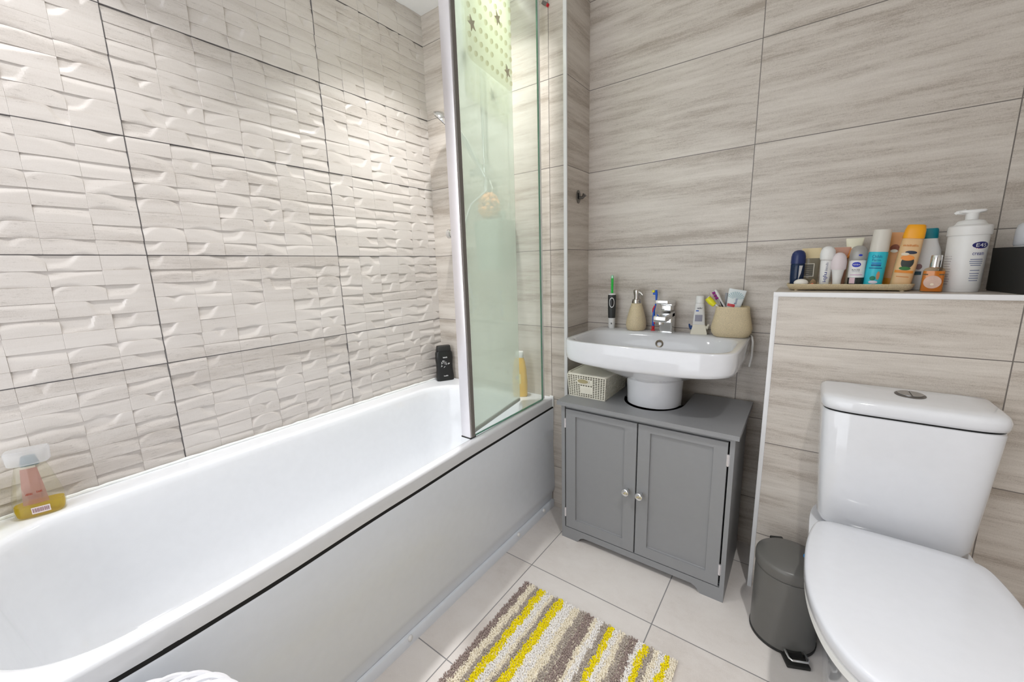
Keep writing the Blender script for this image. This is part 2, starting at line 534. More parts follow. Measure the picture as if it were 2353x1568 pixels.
def outer_loop(z, grow=0.0):
    out = []
    for x, y, _ in inner0:
        # push each point of the inner edge out to the rectangular rim
        yy = y; xx = x
        out.append([xx, yy])
    n = len(out)
    lo, hi = YN, 0
    res = []
    m = n
    # walk the rectangle with the same ordering (corner arcs collapse towards the corners)
    for k, (x, y, _) in enumerate(inner0):
        if k <= 14:
            t = k / 14; p = (0, YN + 280 * (1 - t) * 1.0) if t < .5 else (280 * (2 * t - 1) * .5, YN)
            p = (0, YN + 280 * (1 - 2 * t)) if t < .5 else (280 * (2 * t - 1), YN)
        elif k <= 29:
            t = (k - 15) / 14; X = rim_x(YN)
            p = (X - 280 * (1 - 2 * t), YN) if t < .5 else (rim_x(YN + 280 * (2 * t - 1)), YN + 280 * (2 * t - 1))
        elif k <= 42:
            p = (rim_x(y), y)
        elif k <= 57:
            t = (k - 43) / 14; yy = -252 + 252 * 2 * t
            p = (rim_x(yy), yy) if t < .5 else (711 - 280 * (2 * t - 1), 0)
        elif k <= 72:
            t = (k - 58) / 14
            p = (280 * (1 - 2 * t), 0) if t < .5 else (0, -252 * (2 * t - 1))
        else:
            p = (0, y)
        res.append(p)
    return res


o2 = outer_loop(0)
def oz(z, dx=0):
    return [((x if x < 400 else x + dx) + (7.5 if x < 5 else 0), min(-1.5, y), z) for x, y in o2]
mb = MB()
mb.loft([oz(503, 0), oz(536, 0), oz(542, -2), oz(545, -7), tub_loop(-12, 546), tub_loop(-5, 545.5), tub_loop(0, 543), tub_loop(5, 538), tub_loop(11, 524), tub_loop(20, 480),
         tub_loop(40, 380), tub_loop(60, 280), tub_loop(85, 205, yend=25), tub_loop(120, 172, yend=40), tub_loop(170, 160, yend=60), tub_loop(215, 158, yend=80)], cap0=False, cap1=True)
mb.build('tub', MT['acrylic'], bath, sharp=50)
# sealant line against the relief wall
mb = MB(); r2 = random.Random(3)
mb.tube([(14, -y, 547 + r2.uniform(-1, 1)) for y in range(6, 1690, 20)], [5.5 + r2.uniform(-1.2, 1.5) for _ in range(6, 1690, 20)], 8)
mb.build('sealant_bead', MT['white_seal'], bath)
ys = [-1.5 - k * (1690 / 40) for k in range(41)]
# front panel
mb = MB()
loops = []
for y in ys:
    X = rim_x(y)
    loops.append([(X - 16, y, 494), (X - 2, y, 494), (X + 2, y, 488), (X - 2 - (X - 712) * .4, y, 300), (716 + (X - 712) * .15, y, 110), (713, y, 88), (704, y, 72), (699, y, 40), (699, y, 0), (690, y, 0), (690, y, 300), (X - 30, y, 497)])
mb.loft(loops)
mb.build('front_panel', MT['panel'], bath, sharp=50)
mb = MB(); mb.loft([[(rim_x(y) - .5, y, 493), (rim_x(y) - .5, y, 503.5), (rim_x(y) - 26, y, 503.5), (rim_x(y) - 26, y, 493)] for y in ys])
mb.build('shadow_gap', MT['gap'], bath, label='black gap between the rim and the front panel')
mb = MB(); mb.loft([[(700, y, 0), (711, y, 0), (711, y, 30), (708, y, 34), (700, y, 36)] for y in ys])
pl = mb.build('plinth_strip', MT['panel'], bath)
for y in (-95, -296, -871):
    mb = MB(); mb.ball((711, y, 27), (7, 9, 9), 16, 8)
    mb.build('screw_cap', MT['plastic'], pl)
mb = MB(); mb.box(696, -9, 500, 716, -1.5, 552, 3)
mb.build('end_cap', MT['white_seal'], bath)

# ================================================================== bath screen
scr = thing('bath_screen', 'folding glass bath screen with a chrome post on the bath rim', 'shower screen', (678, -520, 546))
def L0(x, y, z): return (x - 678, y + 520, z - 546)
mb = MB(); mb.box(*L0(657, -546, 549), *L0(699, -519, 2110), 2)
mb.build('post', MT['satin'], scr)
mb = MB(); mb.box(*L0(656, -547, 546), *L0(700, -518, 551), 1)
mb.build('foot_cap', MT['soft_black'], scr)
mb = MB(); mb.box(*L0(699, -540, 551), *L0(702, -524, 2110))  # dark strip laid over the right side face of the post
mb.build('side_strip', MT['seal'], scr)
mb = MB(); mb.box(*L0(692, -519, 552), *L0(698, -69, 2107))
op = mb.build('outer_pane', MT['glass'], scr)
mb = MB(); mb.box(*L0(691.7, -69, 552), *L0(698.3, -67.2, 2107)); mb.box(*L0(691.7, -519, 549.5), *L0(698.3, -66, 552))
mb.build('green_edge', MT['glass_edge'], op)
mb = MB(); mb.box(*L0(692, -67, 552), *L0(698, -54, 2104), 1)
mb.build('edge_seal', MT['white_seal'], op)
A, B = Vector((676, -519, 0)), Vector((612, -128, 0))
D = (B - A).normalized(); NN = Vector((-D.y, D.x, 0))      # NN points towards -x (the bath side)
if NN.x > 0: NN = -NN
def pane_pt(t, off, z): q = A + (B - A) * t + NN * off; return L0(q.x, q.y, z)
def slab(t0, t1, o0, o1, z0, z1):
    q = [pane_pt(t0, o0, 0), pane_pt(t1, o0, 0), pane_pt(t1, o1, 0), pane_pt(t0, o1, 0)]
    return MB().loft([[(x, y, z0 - 546) for x, y, z in q], [(x, y, z1 - 546) for x, y, z in q]])
ip = slab(0, 1, -3, 3, 560, 2105).build('inner_pane', MT['fog_glass'], scr, label='misted inner glass panel')
slab(0, 1, -5, 5, 549, 560).build('bottom_seal', MT['seal'], ip)
slab(1, 1.008, -3, 3, 560, 2105).build('pane_edge', MT['glass'], ip)

# non-slip bath mat hung over the inner pane
hang = thing('bath_mat', 'clear vinyl suction bath mat with bronze stars hung over the glass screen', 'bath mat', (650, -330, 2100))
LL = Vector((650, -330, 2100))
def mp(t, off, z):
    q = A + (B - A) * t + NN * off; return (q.x - LL.x, q.y - LL.y, z - LL.z)
def flap_profile(t):
    lo_f = 1787 + 30 * max(0, (0.24 - t) / 0.06) ** 2 if t < .24 else 1787 + 22 * max(0, (t - .93) / .06) ** 2
    lo_b = 1672 + 40 * max(0, (0.24 - t) / 0.06) ** 2 if t < .24 else 1672 + 30 * max(0, (t - .88) / .08) ** 2 - 20 * (t - .5)
    pr = [(-7.5, lo_f + (2106 - lo_f) * k / 10) for k in range(11)]
    pr += [(-7.5 * math.cos(a * PI / 6), 2106 + 7.5 * math.sin(a * PI / 6)) for a in range(1, 6)]
    pr += [(7.5, 2106 - (2106 - lo_b) * k / 12) for k in range(13)]
    return pr
ts = [0.18 + (0.985 - .18) * k / 30 for k in range(31)]
mb = MB(); mb.loft([[mp(t, o, z) for o, z in flap_profile(t)] for t in ts], False, False, closed=False)
mo = mb.build('vinyl_sheet', MT['milky'], hang, sharp=80)
mb = MB()
for a in range(9):
    for b_ in range(8):
        t = .225 + a * .0905; z = 1815 + b_ * 41
        if (a, b_) in ((1, 2), (5, 1), (7, 5), (2, 6)): continue
        c = Vector(mp(t, -8.5, z))
        lp = []
        for rr_, dd in ((8.5, 0), (8.2, 2.5), (6.6, 5), (3.6, 6.3), (.5, 6.6)):
            lp.append([c + D * rr_ * math.cos(2 * PI * k / 14) + Vector((0, 0, rr_ * math.sin(2 * PI * k / 14))) - NN * dd for k in range(14)])
        mb.loft(lp, False, True)
        c = Vector(mp(t, 8.5, z - 110))
        if z - 110 > 1690:
            lp = []
            for rr_, dd in ((7, 0), (5, 4), (.5, 6)):
                lp.append([c + D * rr_ * math.cos(2 * PI * k / 10) + Vector((0, 0, rr_ * math.sin(2 * PI * k / 10))) + NN * dd for k in range(10)])
            mb.loft(lp, False, True)
mb.build('suction_cups', MT['bubble'], hang, kind='stuff')
for px_t, z, side in ((0.27, 1893, -1), (0.715, 1990, -1), (0.88, 1846, -1), (0.50, 2075, -1), (0.66, 1745, 1), (0.20, 1800, 1)):
    c = Vector(mp(px_t, side * 9.6, z)); q0 = []; q1 = []
    for k in range(10):
        a = PI / 2 + .42 + k * PI / 5; r = 24 if k % 2 == 0 else 10
        p = c + D * r * math.cos(a) + Vector((0, 0, r * math.sin(a)))
        q0.append(p); q1.append(p + NN * side * 1.5)
    cn0 = c; cn1 = c + NN * side * 1.5
    st_ = MB(); st_.add(q0 + q1 + [cn0, cn1], [(k, (k + 1) % 10, (k + 1) % 10 + 10, k + 10) for k in range(10)] + [(k, (k + 1) % 10, 20) for k in range(10)] + [(k + 10, (k + 1) % 10 + 10, 21) for k in range(10)])
    st_.build('star', MT['star'], hang, smooth=False)

# bracket of the screen at the top of the end wall
br = thing('screen_bracket', 'small dark metal bracket with a red end high on the tiled end wall', 'bracket', (694, -4, 2120))
mb = MB(); mb.box(-12, -8, -6, 16, 4, 6, 1.5); mb.xf(lambda p: Matrix.Rotation(.62, 3, 'Y') @ p)
mb.build('plate', MT['dark_metal'], br)
mb = MB(); mb.box(14, -8.5, -6.5, 19, 3.5, 4, 1); mb.xf(lambda p: Matrix.Rotation(.62, 3, 'Y') @ p)
mb.build('red_end', MT['red'], br)

# ================================================================== shower fittings behind the glass
sh = thing('hand_shower', 'chrome hand shower on a riser rail seen through the misted glass', 'shower', (400, 0, 1090))
def Lh(x, y, z): return (x - 400, y, z - 1090)
mb = MB(); mb.tube([Lh(385, -30, 1350), Lh(385, -30, 2050)], 9, 16)
for z in (1362, 2030): mb.tube([Lh(385, 0, z), Lh(385, -30, z)], 11, 12)
mb.build('riser_rail', MT['chrome'], sh)
mb = MB(); mb.box(*Lh(370, -85, 1530), *Lh(432, -18, 1575), 10, 3); mb.tube([Lh(330, -60, 1552), Lh(372, -58, 1552)], 17, 16)
mb.build('slider', MT['chrome'], sh)
mb = MB(); mb.tube([Lh(425, -75, 1520), Lh(400, -80, 1570), Lh(330, -90, 1680), Lh(280, -98, 1745), Lh(232, -100, 1792)], [11, 14, 14, 16, 20], 16)
mb.build('handle', MT['chrome'], sh)
mb = MB()
hd = Vector((-0.62, -0.28, -0.73)).normalized(); c0 = Vector(Lh(188, -82, 1800)); hx = hd.cross(Vector((0, 1, 0))).normalized(); hy = hd.cross(hx)
mb.loft([[c0 + hd * d + (hx * math.cos(2 * PI * k / 28) + hy * math.sin(2 * PI * k / 28)) * r for k in range(28)] for r, d in ((12, -34), (30, -22), (46, -8), (50, 0), (48, 5), (44, 6))])
hb = mb.build('shower_head', MT['chrome'], sh)
mb = MB()
for r, n in ((12, 6), (24, 10), (35, 14)):
    for k in range(n):
        a = 2 * PI * k / n; mb.ball(c0 + hd * 6 + (hx * math.cos(a) + hy * math.sin(a)) * r, 2.4, 8, 4)
mb.build('nozzles', MT['soft_black'], hb, kind='stuff')
mb = MB(); mb.tube([Lh(x, y, z) for x, y, z in ((425, -75, 1520), (432, -80, 1460), (400, -150, 1400), (360, -150, 1330), (344, -146, 1250), (345, -140, 1150), (350, -130, 1060), (352, -110, 990), (335, -92, 930), (300, -80, 920), (268, -74, 990), (255, -72, 1150), (252, -66, 1270))], 7, 10)
mb.build('hose', MT['satin'], sh)
vb = thing('bar_valve', 'chrome thermostatic bar valve on the end wall, half hidden by the screen post', 'shower valve', (257, 0, 1300))
mb = MB(); mb.tube([(-88, -40, 0), (88, -40, 0)], 19, 20)
for x in (-70, 70): mb.tube([(x, 0, 0), (x, -40, 0)], [26, 17], 16)
mb.build('bar', MT['chrome'], vb)
for s in (-1, 1):
    mb = MB(); mb.tube([(s * 88, -40, 0), (s * 107, -40, 0)], [22, 23], 20); mb.tube([(s * 107, -40, 0), (s * 110, -40, 0)], [23, 20], 20)
    mb.build('knob', MT['chrome'], vb)
cd = thing('shower_caddy', 'grey-green plastic shower caddy hanging behind the misted glass', 'caddy', (452, -3, 1120))
mb = MB()
mb.loft([at_z(sell(0, -62, 66, 56, 5), 0), at_z(sell(0, -62, 78, 60, 5), 190), at_z(sell(0, -62, 82, 62, 5), 212), at_z(sell(0, -62, 76, 56, 5), 214), at_z(sell(0, -62, 72, 54, 5), 190), at_z(sell(0, -62, 60, 50, 5), 6)])
mb.build('basket', MT['caddy'], cd)
mb = MB(); mb.box(-20, -6, 150, 20, 2, 260, 3)
mb.build('hanger', MT['caddy'], cd)
pf = thing('bath_puff', 'orange net bath puff above the caddy behind misted glass', 'bath puff', (432, -66, 1350))
mb = MB(); r3 = random.Random(5)
for k in range(60):
    a, b_ = r3.uniform(0, 2 * PI), r3.uniform(-.9, 1.1)
    c = Vector((38 * math.cos(a) * math.cos(b_), 34 * math.sin(a) * math.cos(b_), 48 + 46 * math.sin(b_)))
    mb.ball(c, (r3.uniform(9, 19), r3.uniform(9, 19), r3.uniform(9, 19)), 8, 6)
mb.build('net', MT['orange_net'], pf)
mb = MB(); mb.tube([(0, 0, 80), (20, 4, 120), (-27, 20, 205)], 1.8, 8)
mb.build('cord', MT['plastic'], pf)


# ================================================================== bottles on the bath rim
def rect_bottle(parent, name, m, secs, n=40, p=4, sharp=40):
    """secs: (z, half width, half depth)"""
    mb = MB(); mb.loft([at_z(sell(0, 0, a, b, p, n), z) for z, a, b in secs]); return mb.build(name, m, parent, sharp=sharp)


bb = thing('shower_gel_bottle', 'black shower gel bottle in the far corner of the bath rim', 'bottle', (72, -52, 545.5), (0, 0, 1.05))
rect_bottle(bb, 'body', MT['black'], [(0, 43, 21), (3, 46, 24), (20, 47, 24), (60, 43, 22), (85, 43, 22), (120, 46, 24), (150, 44, 23), (160, 38, 20)])
rect_bottle(bb, 'cap', MT['soft_black'], [(160, 36, 19), (163, 38, 20), (166, 38, 20), (184, 36, 18), (187, 34, 16)])
wht = mat('white_print', (0.8, 0.8, 0.8), 0.5)
print_marks(22, 8, wht, bb, flat_front(128, -24.8), 1)
MBt = MB()
r4 = random.Random(8)
for k in range(16):
    x, z = r4.uniform(-22, 22), r4.uniform(72, 112); a = r4.uniform(0, PI)
    d = Vector((math.cos(a), 0, math.sin(a))) * r4.uniform(3, 8); q = Vector((math.sin(a), 0, -math.cos(a))) * 1.4
    c = Vector((x, -24.6, z)); MBt.add([c - d, c + q, c + d, c - q], [(0, 1, 2, 3)])
MBt.build('splash_print', wht, bb, smooth=False)
print_marks(22, 6, wht, bb, flat_front(28, -24.9), 2)

yb = thing('body_wash_bottle', 'yellow body wash bottle with a white cap on the rim behind the screen', 'bottle', (572, -62, 545.5), (0, 0, .55))
yel = mat('amber_body_wash', (0.86, 0.50, 0.03), 0.25)
rect_bottle(yb, 'body', yel, [(0, 30, 19), (3, 33, 22), (60, 34, 22), (120, 31, 20), (165, 24, 17), (182, 18, 15)])
rect_bottle(yb, 'cap', MT['plastic'], [(182, 18, 15), (186, 19, 15.5), (206, 18, 15), (209, 16, 13)])
mb = patch(34, 46, around(33.5, 21.5, 86, .6, -.35)); mb.build('label', mat('pale_label', (0.92, 0.78, 0.30), 0.5), yb)
oval_patch(13, 18, around(33.8, 21.8, 92, 1.2, -.4)).build('blue_mark', MT['blue'], yb)
print_marks(16, 4, MT['blue'], yb, around(33.8, 21.8, 68, 1.2, -.4), 3)

ob = thing('oil_bottle', 'nearly empty clear bath oil bottle with a barcode on the near bath rim', 'bottle', (62, -1474, 545.5), (0, 0, 1.30))
clr = clear_mat('clear_plastic', (0.955, 0.955, 0.92), haze=0.06, haze_col=(0.8, 0.78, 0.65))
rect_bottle(ob, 'body', clr, [(0, 38, 17), (3, 43, 21), (22, 45, 22.5), (50, 44, 22), (110, 32, 18), (138, 25, 15)], p=3)
oil = clear_mat('golden_oil', (0.88, 0.74, 0.06), haze=0.5, haze_col=(0.74, 0.58, 0.01))
rect_bottle(ob, 'oil', oil, [(4, 39, 18), (7, 41, 19.5), (22, 43, 21), (34, 42.6, 20.6)], p=3)
capm = clear_mat('clear_cap', (0.95, 0.95, 0.95), haze=0.42, haze_col=(0.85, 0.85, 0.86))
rect_bottle(ob, 'cap', capm, [(139, 33, 18), (142, 36, 20), (172, 38, 20), (176, 36, 18)], p=4)
rect_bottle(ob, 'neck', mat('teal_grey', (0.16, 0.22, 0.24), .4), [(133, 16, 10), (139, 16, 10), (158, 12, 8)], p=2.5)
pk = clear_mat('pink_label', (0.80, 0.55, 0.52), haze=0.45, haze_col=(0.62, 0.36, 0.32))
def obp(a, b): 
    z = 84 + b; k = (z - 50) / 60; hw = 44 - 12 * max(0, k); hd = 22 - 4 * max(0, k)
    t = a * (hw / 44) / hw
    return (hw * math.sin(t), -hd * math.cos(t) ** .6 - .8, z)
lb = patch(46, 92, obp).build('label', pk, ob)
brn = mat('red_brown_print', (0.28, 0.05, 0.03), 0.5)
print_marks(13, 6, brn, ob, lambda a, b: tuple(Vector(obp(a - 9, b - 18)) + Vector((0, -1.2, 0))), 4)
print_marks(12, 6, brn, ob, lambda a, b: tuple(Vector(obp(a + 11, b - 16)) + Vector((0, -1.2, 0))), 5)
mb = patch(32, 17, lambda a, b: (a + 5, -23.2 + abs(a) * .03, 20 + b)); q = mb.build('barcode_label', mat('barcode_paper', (0.75, 0.66, 0.66), .5), ob)
mb = MB(); r5 = random.Random(2); x = -9
while x < 19:
    wd = r5.uniform(.6, 1.8); mb.add([(x, -23.8, 15), (x + wd, -23.8, 15), (x + wd, -23.8, 26), (x, -23.8, 26)], [(0, 1, 2, 3)]); x += wd + r5.uniform(.7, 1.6)
mb.build('bars', mat('barcode_ink', (0.30, 0.16, 0.18), .6), q, smooth=False)
y2 = thing('yellow_bottle', 'bright yellow bottle at the near end of the bath rim, cut by the frame', 'bottle', (68, -1578, 545.5), (0, 0, 1.3))
rect_bottle(y2, 'body', MT['yellow'], [(0, 26, 18), (4, 30, 21), (40, 31, 22), (85, 26, 19), (105, 16, 13)])
rect_bottle(y2, 'cap', MT['plastic'], [(105, 14, 13), (130, 13, 12)])

# ================================================================== white wicker hamper by the bath
hm = thing('wicker_basket', 'white woven wicker basket standing beside the bath', 'basket', (936, -1503, 0))
HZ = 497
mb = MB()
for ph in (0, 2 * PI / 3, 4 * PI / 3):
    mb.tube([((150 + 6 * math.cos(9 * a + ph)) * math.cos(a), (150 + 6 * math.cos(9 * a + ph)) * math.sin(a), HZ - 8 + 6 * math.sin(9 * a + ph)) for a in [2 * PI * k / 180 for k in range(180)]], 5.5, 8, closed=True)
wick = mat('white_wicker', (0.66, 0.66, 0.69), 0.45)
mb.build('braided_rim', wick, hm)
mb = MB()
for k in range(28):
    a = 2 * PI * k / 28
    mb.tube([(126 * math.cos(a), 126 * math.sin(a), 4), (140 * math.cos(a), 140 * math.sin(a), 260), (148 * math.cos(a), 148 * math.sin(a), HZ - 8)], 4, 8)
mb.build('stakes', wick, hm, kind='stuff')
mb = MB()
for j in range(32):
    z = 10 + j * 14.8; R = 126 + 22 * z / HZ
    mb.tube([((R + 4.5 * math.cos(14 * a + PI * (j % 2))) * math.cos(a), (R + 4.5 * math.cos(14 * a + PI * (j % 2))) * math.sin(a), z) for a in [2 * PI * k / 168 for k in range(168)]], 5.2, 6, closed=True)
mb.build('weave', wick, hm, kind='stuff')
mb = MB(); mb.lathe([(122, 0), (122, 8)], seg=32); mb.build('base', wick, hm)
# sagging open lattice of strands just inside the rim
mb = MB()
for k in range(22):
    a = 2 * PI * k / 22
    mb.tube([(146 * math.cos(a), 146 * math.sin(a), HZ - 6), (128 * math.cos(a + .25), 128 * math.sin(a + .25), HZ - 10), (104 * math.cos(a + .55), 104 * math.sin(a + .55), HZ - 22)], 4.5, 8)
    mb.tube([(146 * math.cos(a), 146 * math.sin(a), HZ - 6), (128 * math.cos(a - .25), 128 * math.sin(a - .25), HZ - 10), (104 * math.cos(a - .55), 104 * math.sin(a - .55), HZ - 22)], 4.5, 8)
mb.build('lattice_border', wick, hm, kind='stuff')

# ================================================================== under-sink cabinet
cab = thing('sink_cabinet', 'grey two-door cabinet standing under the white sink', 'cabinet', (1154, 0, 0))
def cx(x): return x - 1154
mb = MB()
mb.box(cx(847), -168, 0, cx(862), 150, 590); mb.box(cx(1446), -168, 0, cx(1460), 150, 590)
mb.box(cx(862), -150, 40, cx(1446), 140, 54); mb.box(cx(862), -160, 574, cx(1446), -140, 590)
mb.box(cx(1148), -146, 54, cx(1162), -130, 574)
pts = [(cx(862), 0), (cx(918), 0), (cx(934), 20), (cx(948), 26), (cx(1358), 26), (cx(1372), 20), (cx(1388), 0), (cx(1446), 0), (cx(1446), 51), (cx(862), 51)]
mb.prism(pts, -168, -152)
mb.build('carcass', MT['grey'], cab)
mb = MB(); mb.box(cx(862), -140, 54, cx(1446), -134, 574); mb.build('inner_shadow_board', MT['gap'], cab)
# top with a scoop cut out for the pedestal, open to the rear
mb = MB()
hole = [(1155 + 112 * math.cos(a), 20 + 128 * math.sin(a)) for a in [PI + PI * k / 24 for k in range(25)]]
pts = [(cx(x), y) for x, y in [(836, 185), (836, -187), (1472, -187), (1472, 185), (1267, 185)] + hole[::-1] + [(1043, 185)]]
t = bmesh.new(); vv = [t.verts.new((x, y, 590)) for x, y in pts]; fc = t.faces.new(vv)
bmesh.ops.triangulate(t, faces=[fc])
ex = bmesh.ops.extrude_face_region(t, geom=t.faces[:])
for g in ex['geom']:
    if isinstance(g, bmesh.types.BMVert): g.co.z = 606
mb._take(t)
mb.build('top_board', MT['grey'], cab, sharp=30)


def door(name, x0, x1, px0, px1, knob_x, hinge_x):
    """shaker door: frame with a sunken panel"""
    mb = MB(); y0, y1 = -168, -150
    loops = []
    for (xa, xb, za, zb, y) in ((x0, x1, 54, 572, y1), (x0, x1, 54, 572, y0 + .8), (x0 + .8, x1 - .8, 54.8, 571.2, y0), (px0, px1, 95, 546, y0), (px0 + .5, px1 - .5, 95.5, 545.5, y0 + 7.5), (px0 + 2, px1 - 2, 97, 544, y0 + 8.5)):
        loops.append([(cx(xa), y, za), (cx(xb), y, za), (cx(xb), y, zb), (cx(xa), y, zb)])
    mb.loft(loops)
    d = mb.build(name, MT['grey'], cab, sharp=20)
    mb = MB(); s = []
    for r, yy in ((5, -168), (5, -174), (7.5, -178), (12.5, -190), (14.5, -197), (13, -201), (10, -202.5)):
        s.append([(cx(knob_x) + r * math.cos(2 * PI * k / 24), yy, 310 + r * math.sin(2 * PI * k / 24)) for k in range(24)])
    mb.loft(s); mb.build('knob', MT['chrome'], d, label='polished chrome knob')
    for z in (513, 120):
        mb = MB(); mb.tube([(cx(hinge_x), -168.5, z - 20), (cx(hinge_x), -168.5, z + 20)], 3.2, 10)
        mb.box(cx(hinge_x) - 4, -169, z - 19, cx(hinge_x) + 4, -167, z + 19)
        mb.build('hinge', MT['satin'], d)


door('door', 866, 1152.5, 909, 1108, 1126, 863.5)
door('door', 1157, 1441, 1200, 1401, 1176, 1443.5)

# cream basket on the cabinet top
bk = thing('storage_basket', 'small cream perforated plastic basket with a lid under the sink', 'basket', (922, 10, 606))


def lattice(w0, w1, h, nx, nz, place, solid):
    """perforated wall: thin solid bars around square holes, drawn as quads"""
    us = []; x = 0
    tot = nx * 1.25 + (nx + 1) * .75
    for i in range(nx):
        x += .75; us.append((x, x + 1.25)); x += 1.25
    cols = [0] + [q for a in us for q in a] + [tot]
    rows = []; z = 0; tz = nz * 1.25 + (nz + 1) * .75
    rr = [0]
    for j in range(nz): z += .75; rr.append(z); z += 1.25; rr.append(z)
    rr.append(tz)
    vs, fs = [], []
    nc = len(cols); nr = len(rr)
    for b_ in rr:
        for a in cols: vs.append(place(a / tot, b_ / tz))
    for j in range(nr - 1):
        for i in range(nc - 1):
            hole = (i % 2 == 1 and j % 2 == 1) and not solid((i - 1) // 2, (j - 1) // 2)
            if not hole: fs.append((j * nc + i, j * nc + i + 1, (j + 1) * nc + i + 1, (j + 1) * nc + i))
    return vs, fs


def bp(side, u, v):
    z = 2 + 90 * v; fx = 78 + 6 * v; fy = 108 + 5 * v
    return {'f': (-fx + 2 * fx * u, -fy, z), 'b': (fx - 2 * fx * u, fy, z), 'r': (fx, -fy + 2 * fy * u, z), 'l': (-fx, fy - 2 * fy * u, z)}[side]
mb = MB()
def handle_or_plate(i, j): return (4 <= i <= 9 and 7 <= j <= 9) or (5 <= i <= 9 and 2 <= j <= 5)
for sd, n in (('f', 15), ('r', 20), ('b', 15), ('l', 20)):
    v_, f_ = lattice(0, 0, 0, n, 12, lambda u, v, sd=sd: bp(sd, u, v), handle_or_plate if sd == 'f' else (lambda i, j: False))
    mb.add(v_, f_)
mb.box(-78, -108, 0, 78, 108, 2.5)
bo = mb.build('perforated_wall', MT['cream'], bk)
so = bo.modifiers.new('thickness', 'SOLIDIFY'); so.thickness = 0.0012; so.offset = -1
mb = MB()
mb.loft([at_z(sell(0, 0, 84, 113, 9), 90), at_z(sell(0, 0, 88, 117, 9), 92), at_z(sell(0, 0, 88, 117, 9), 97), at_z(sell(0, 0, 84, 113, 9), 99), at_z(sell(0, 0, 80, 109, 9), 98), at_z(sell(0, 0, 79, 108, 9), 95)])
mb.build('lid', MT['cream'], bk)
mb = MB()
mb.loft([[(-14 + 25 * math.cos(a) * (1 if abs(math.cos(a)) > 0 else 1) * k1, -112.2 - dy, 68 + 9 * math.sin(a) * k1) for a in [2 * PI * q / 28 for q in range(28)]] for k1, dy in ((1.15, -1.5), (1.15, 1.2), (1.0, 1.4), (.95, .4))])
mb.build('handle_rim', MT['cream'], bk)
mb = oval_patch(46, 16, lambda a, b: (-14 + a, -113.2, 68 + b)); mb.build('handle_shade', mat('shaded_cream', (0.42, 0.36, 0.20), .7), bk)  # darker cream patch painted as the shade inside the handle, no real hole

# ================================================================== washbasin
sk = thing('washbasin', 'white wall-hung ceramic washbasin with a half pedestal', 'sink', (1150, 0, 690))
def sz(o, z, f=None):
    return [((x), y - (8 * max(0, 1 - (x / 290) ** 2) if y < -110 else 0), z + (f(x, y) if f else 0) - 690) for x, y in o]
def low(x, y): return -6 * max(0, 1 - (x / 300) ** 2) * min(1, max(0, (-y + 80) / 200))
mb = MB(); NS = 96
mb.loft([
    sz(sell(-4, 12, 110, 105, 2, NS), 704), sz(sell(-4, 0, 185, 148, 2.3, NS), 738), sz(sell(0, 0, 250, 184, 3, NS, 8), 768, low), sz(sell(0, 0, 279, 196, 5, NS, 16), 774, low), sz(sell(0, 2, 290, 201, 6, NS, 20), 779, low), sz(sell(0, 2, 295.5, 203, 6.5, NS, 24), 790, low),
    sz(sell(0, 2, 297, 203.5, 6.5, NS, 24), 806), sz(sell(0, 2, 297, 203.5, 6.5, NS, 24), 848), sz(sell(0, 2, 296, 202.5, 6.5, NS, 24), 852.5), sz(sell(0, 2, 292, 199, 6.5, NS, 24), 854),
    sz(sell(0, -32, 276, 153, 5, NS, 5.4), 853.5), sz(sell(0, -32, 272, 149, 4.8, NS, 5), 851), sz(sell(0, -32, 265, 142, 4.4, NS), 840), sz(sell(0, -31, 253, 132, 3.9, NS), 806), sz(sell(0, -28, 230, 115, 3.2, NS), 768), sz(sell(0, -24, 168, 78, 2.6, NS), 748), sz(sell(0, -20, 60, 40, 2, NS), 741), sz(sell(0, -20, 24, 24, 2, NS), 740)], cap0=True)
mb.build('basin', MT['ceramic'], sk, sharp=60)
mb = MB(); mb.loft([at_z(sell(5, 14, a, b, 2.2, 48), z - 690) for z, a, b in ((440, 96, 96), (606, 98, 100), (660, 99, 103), (712, 102, 108))])
mb.build('half_pedestal', MT['ceramic'], sk)
mb = MB(); mb.lathe([(24, 0), (24, 3), (18, 4), (16, 1), (4, 0)], (0, -20, 50), 24); mb.build('waste', MT['chrome'], sk)
mb = MB()
mb.loft([[(-8 + r * math.cos(2 * PI * k / 24), y, 814 - 690 + r * math.sin(2 * PI * k / 24)) for k in range(24)] for r, y in ((15, 112), (15, 99), (13, 97), (10, 98), (9.5, 104), (3, 105))])
mb.build('overflow_ring', mat('brushed_bronze', (0.30, 0.26, 0.20), .3, metal=1), sk)
mb = MB(); mb.tube([(295, 190, 167), (302, 170, 165), (307, 150, 150), (308, 140, 100), (303, 140, 60)], 3.5, 8)
st = mb.build('white_strap', MT['plastic'], None); st.location = Vector((1150, 0, 690)) * S
tag(st, 'thin white strap hanging beside the right edge of the sink', 'strap')

tp = thing('mixer_tap', 'square chrome mixer tap on the sink', 'tap', (1153, 158, 853.5))
mb = MB(); mb.box(-25, -24, 0, 25, 28, 84, 6, 3); mb.box(-28, -27, 0, 28, 31, 6, 2)
mb.build('body', MT['chrome'], tp)
mb = MB(); mb.box(-25, -108, 62, 25, 20, 86, 5, 3); mb.xf(lambda p: Vector((p.x, p.y, p.z - max(0, -p.y - 10) * .10)))
mb.lathe([(12, 0), (12, 10)], (0, -90, 44), 20)
mb.build('spout', MT['chrome'], tp)
mb = MB(); mb.box(-20, -22, 88, 20, 22, 112, 4, 3); mb.build('neck', MT['chrome'], tp)
mb = MB(); mb.box(-25, -88, 112, 25, 30, 128, 4, 3); mb.xf(lambda p: Vector((p.x, p.y, p.z + max(0, -p.y + 10) * .09)))
mb.box(-24, -20, 104, 24, 28, 126, 5, 3)
mb.build('lever', MT['chrome'], tp)

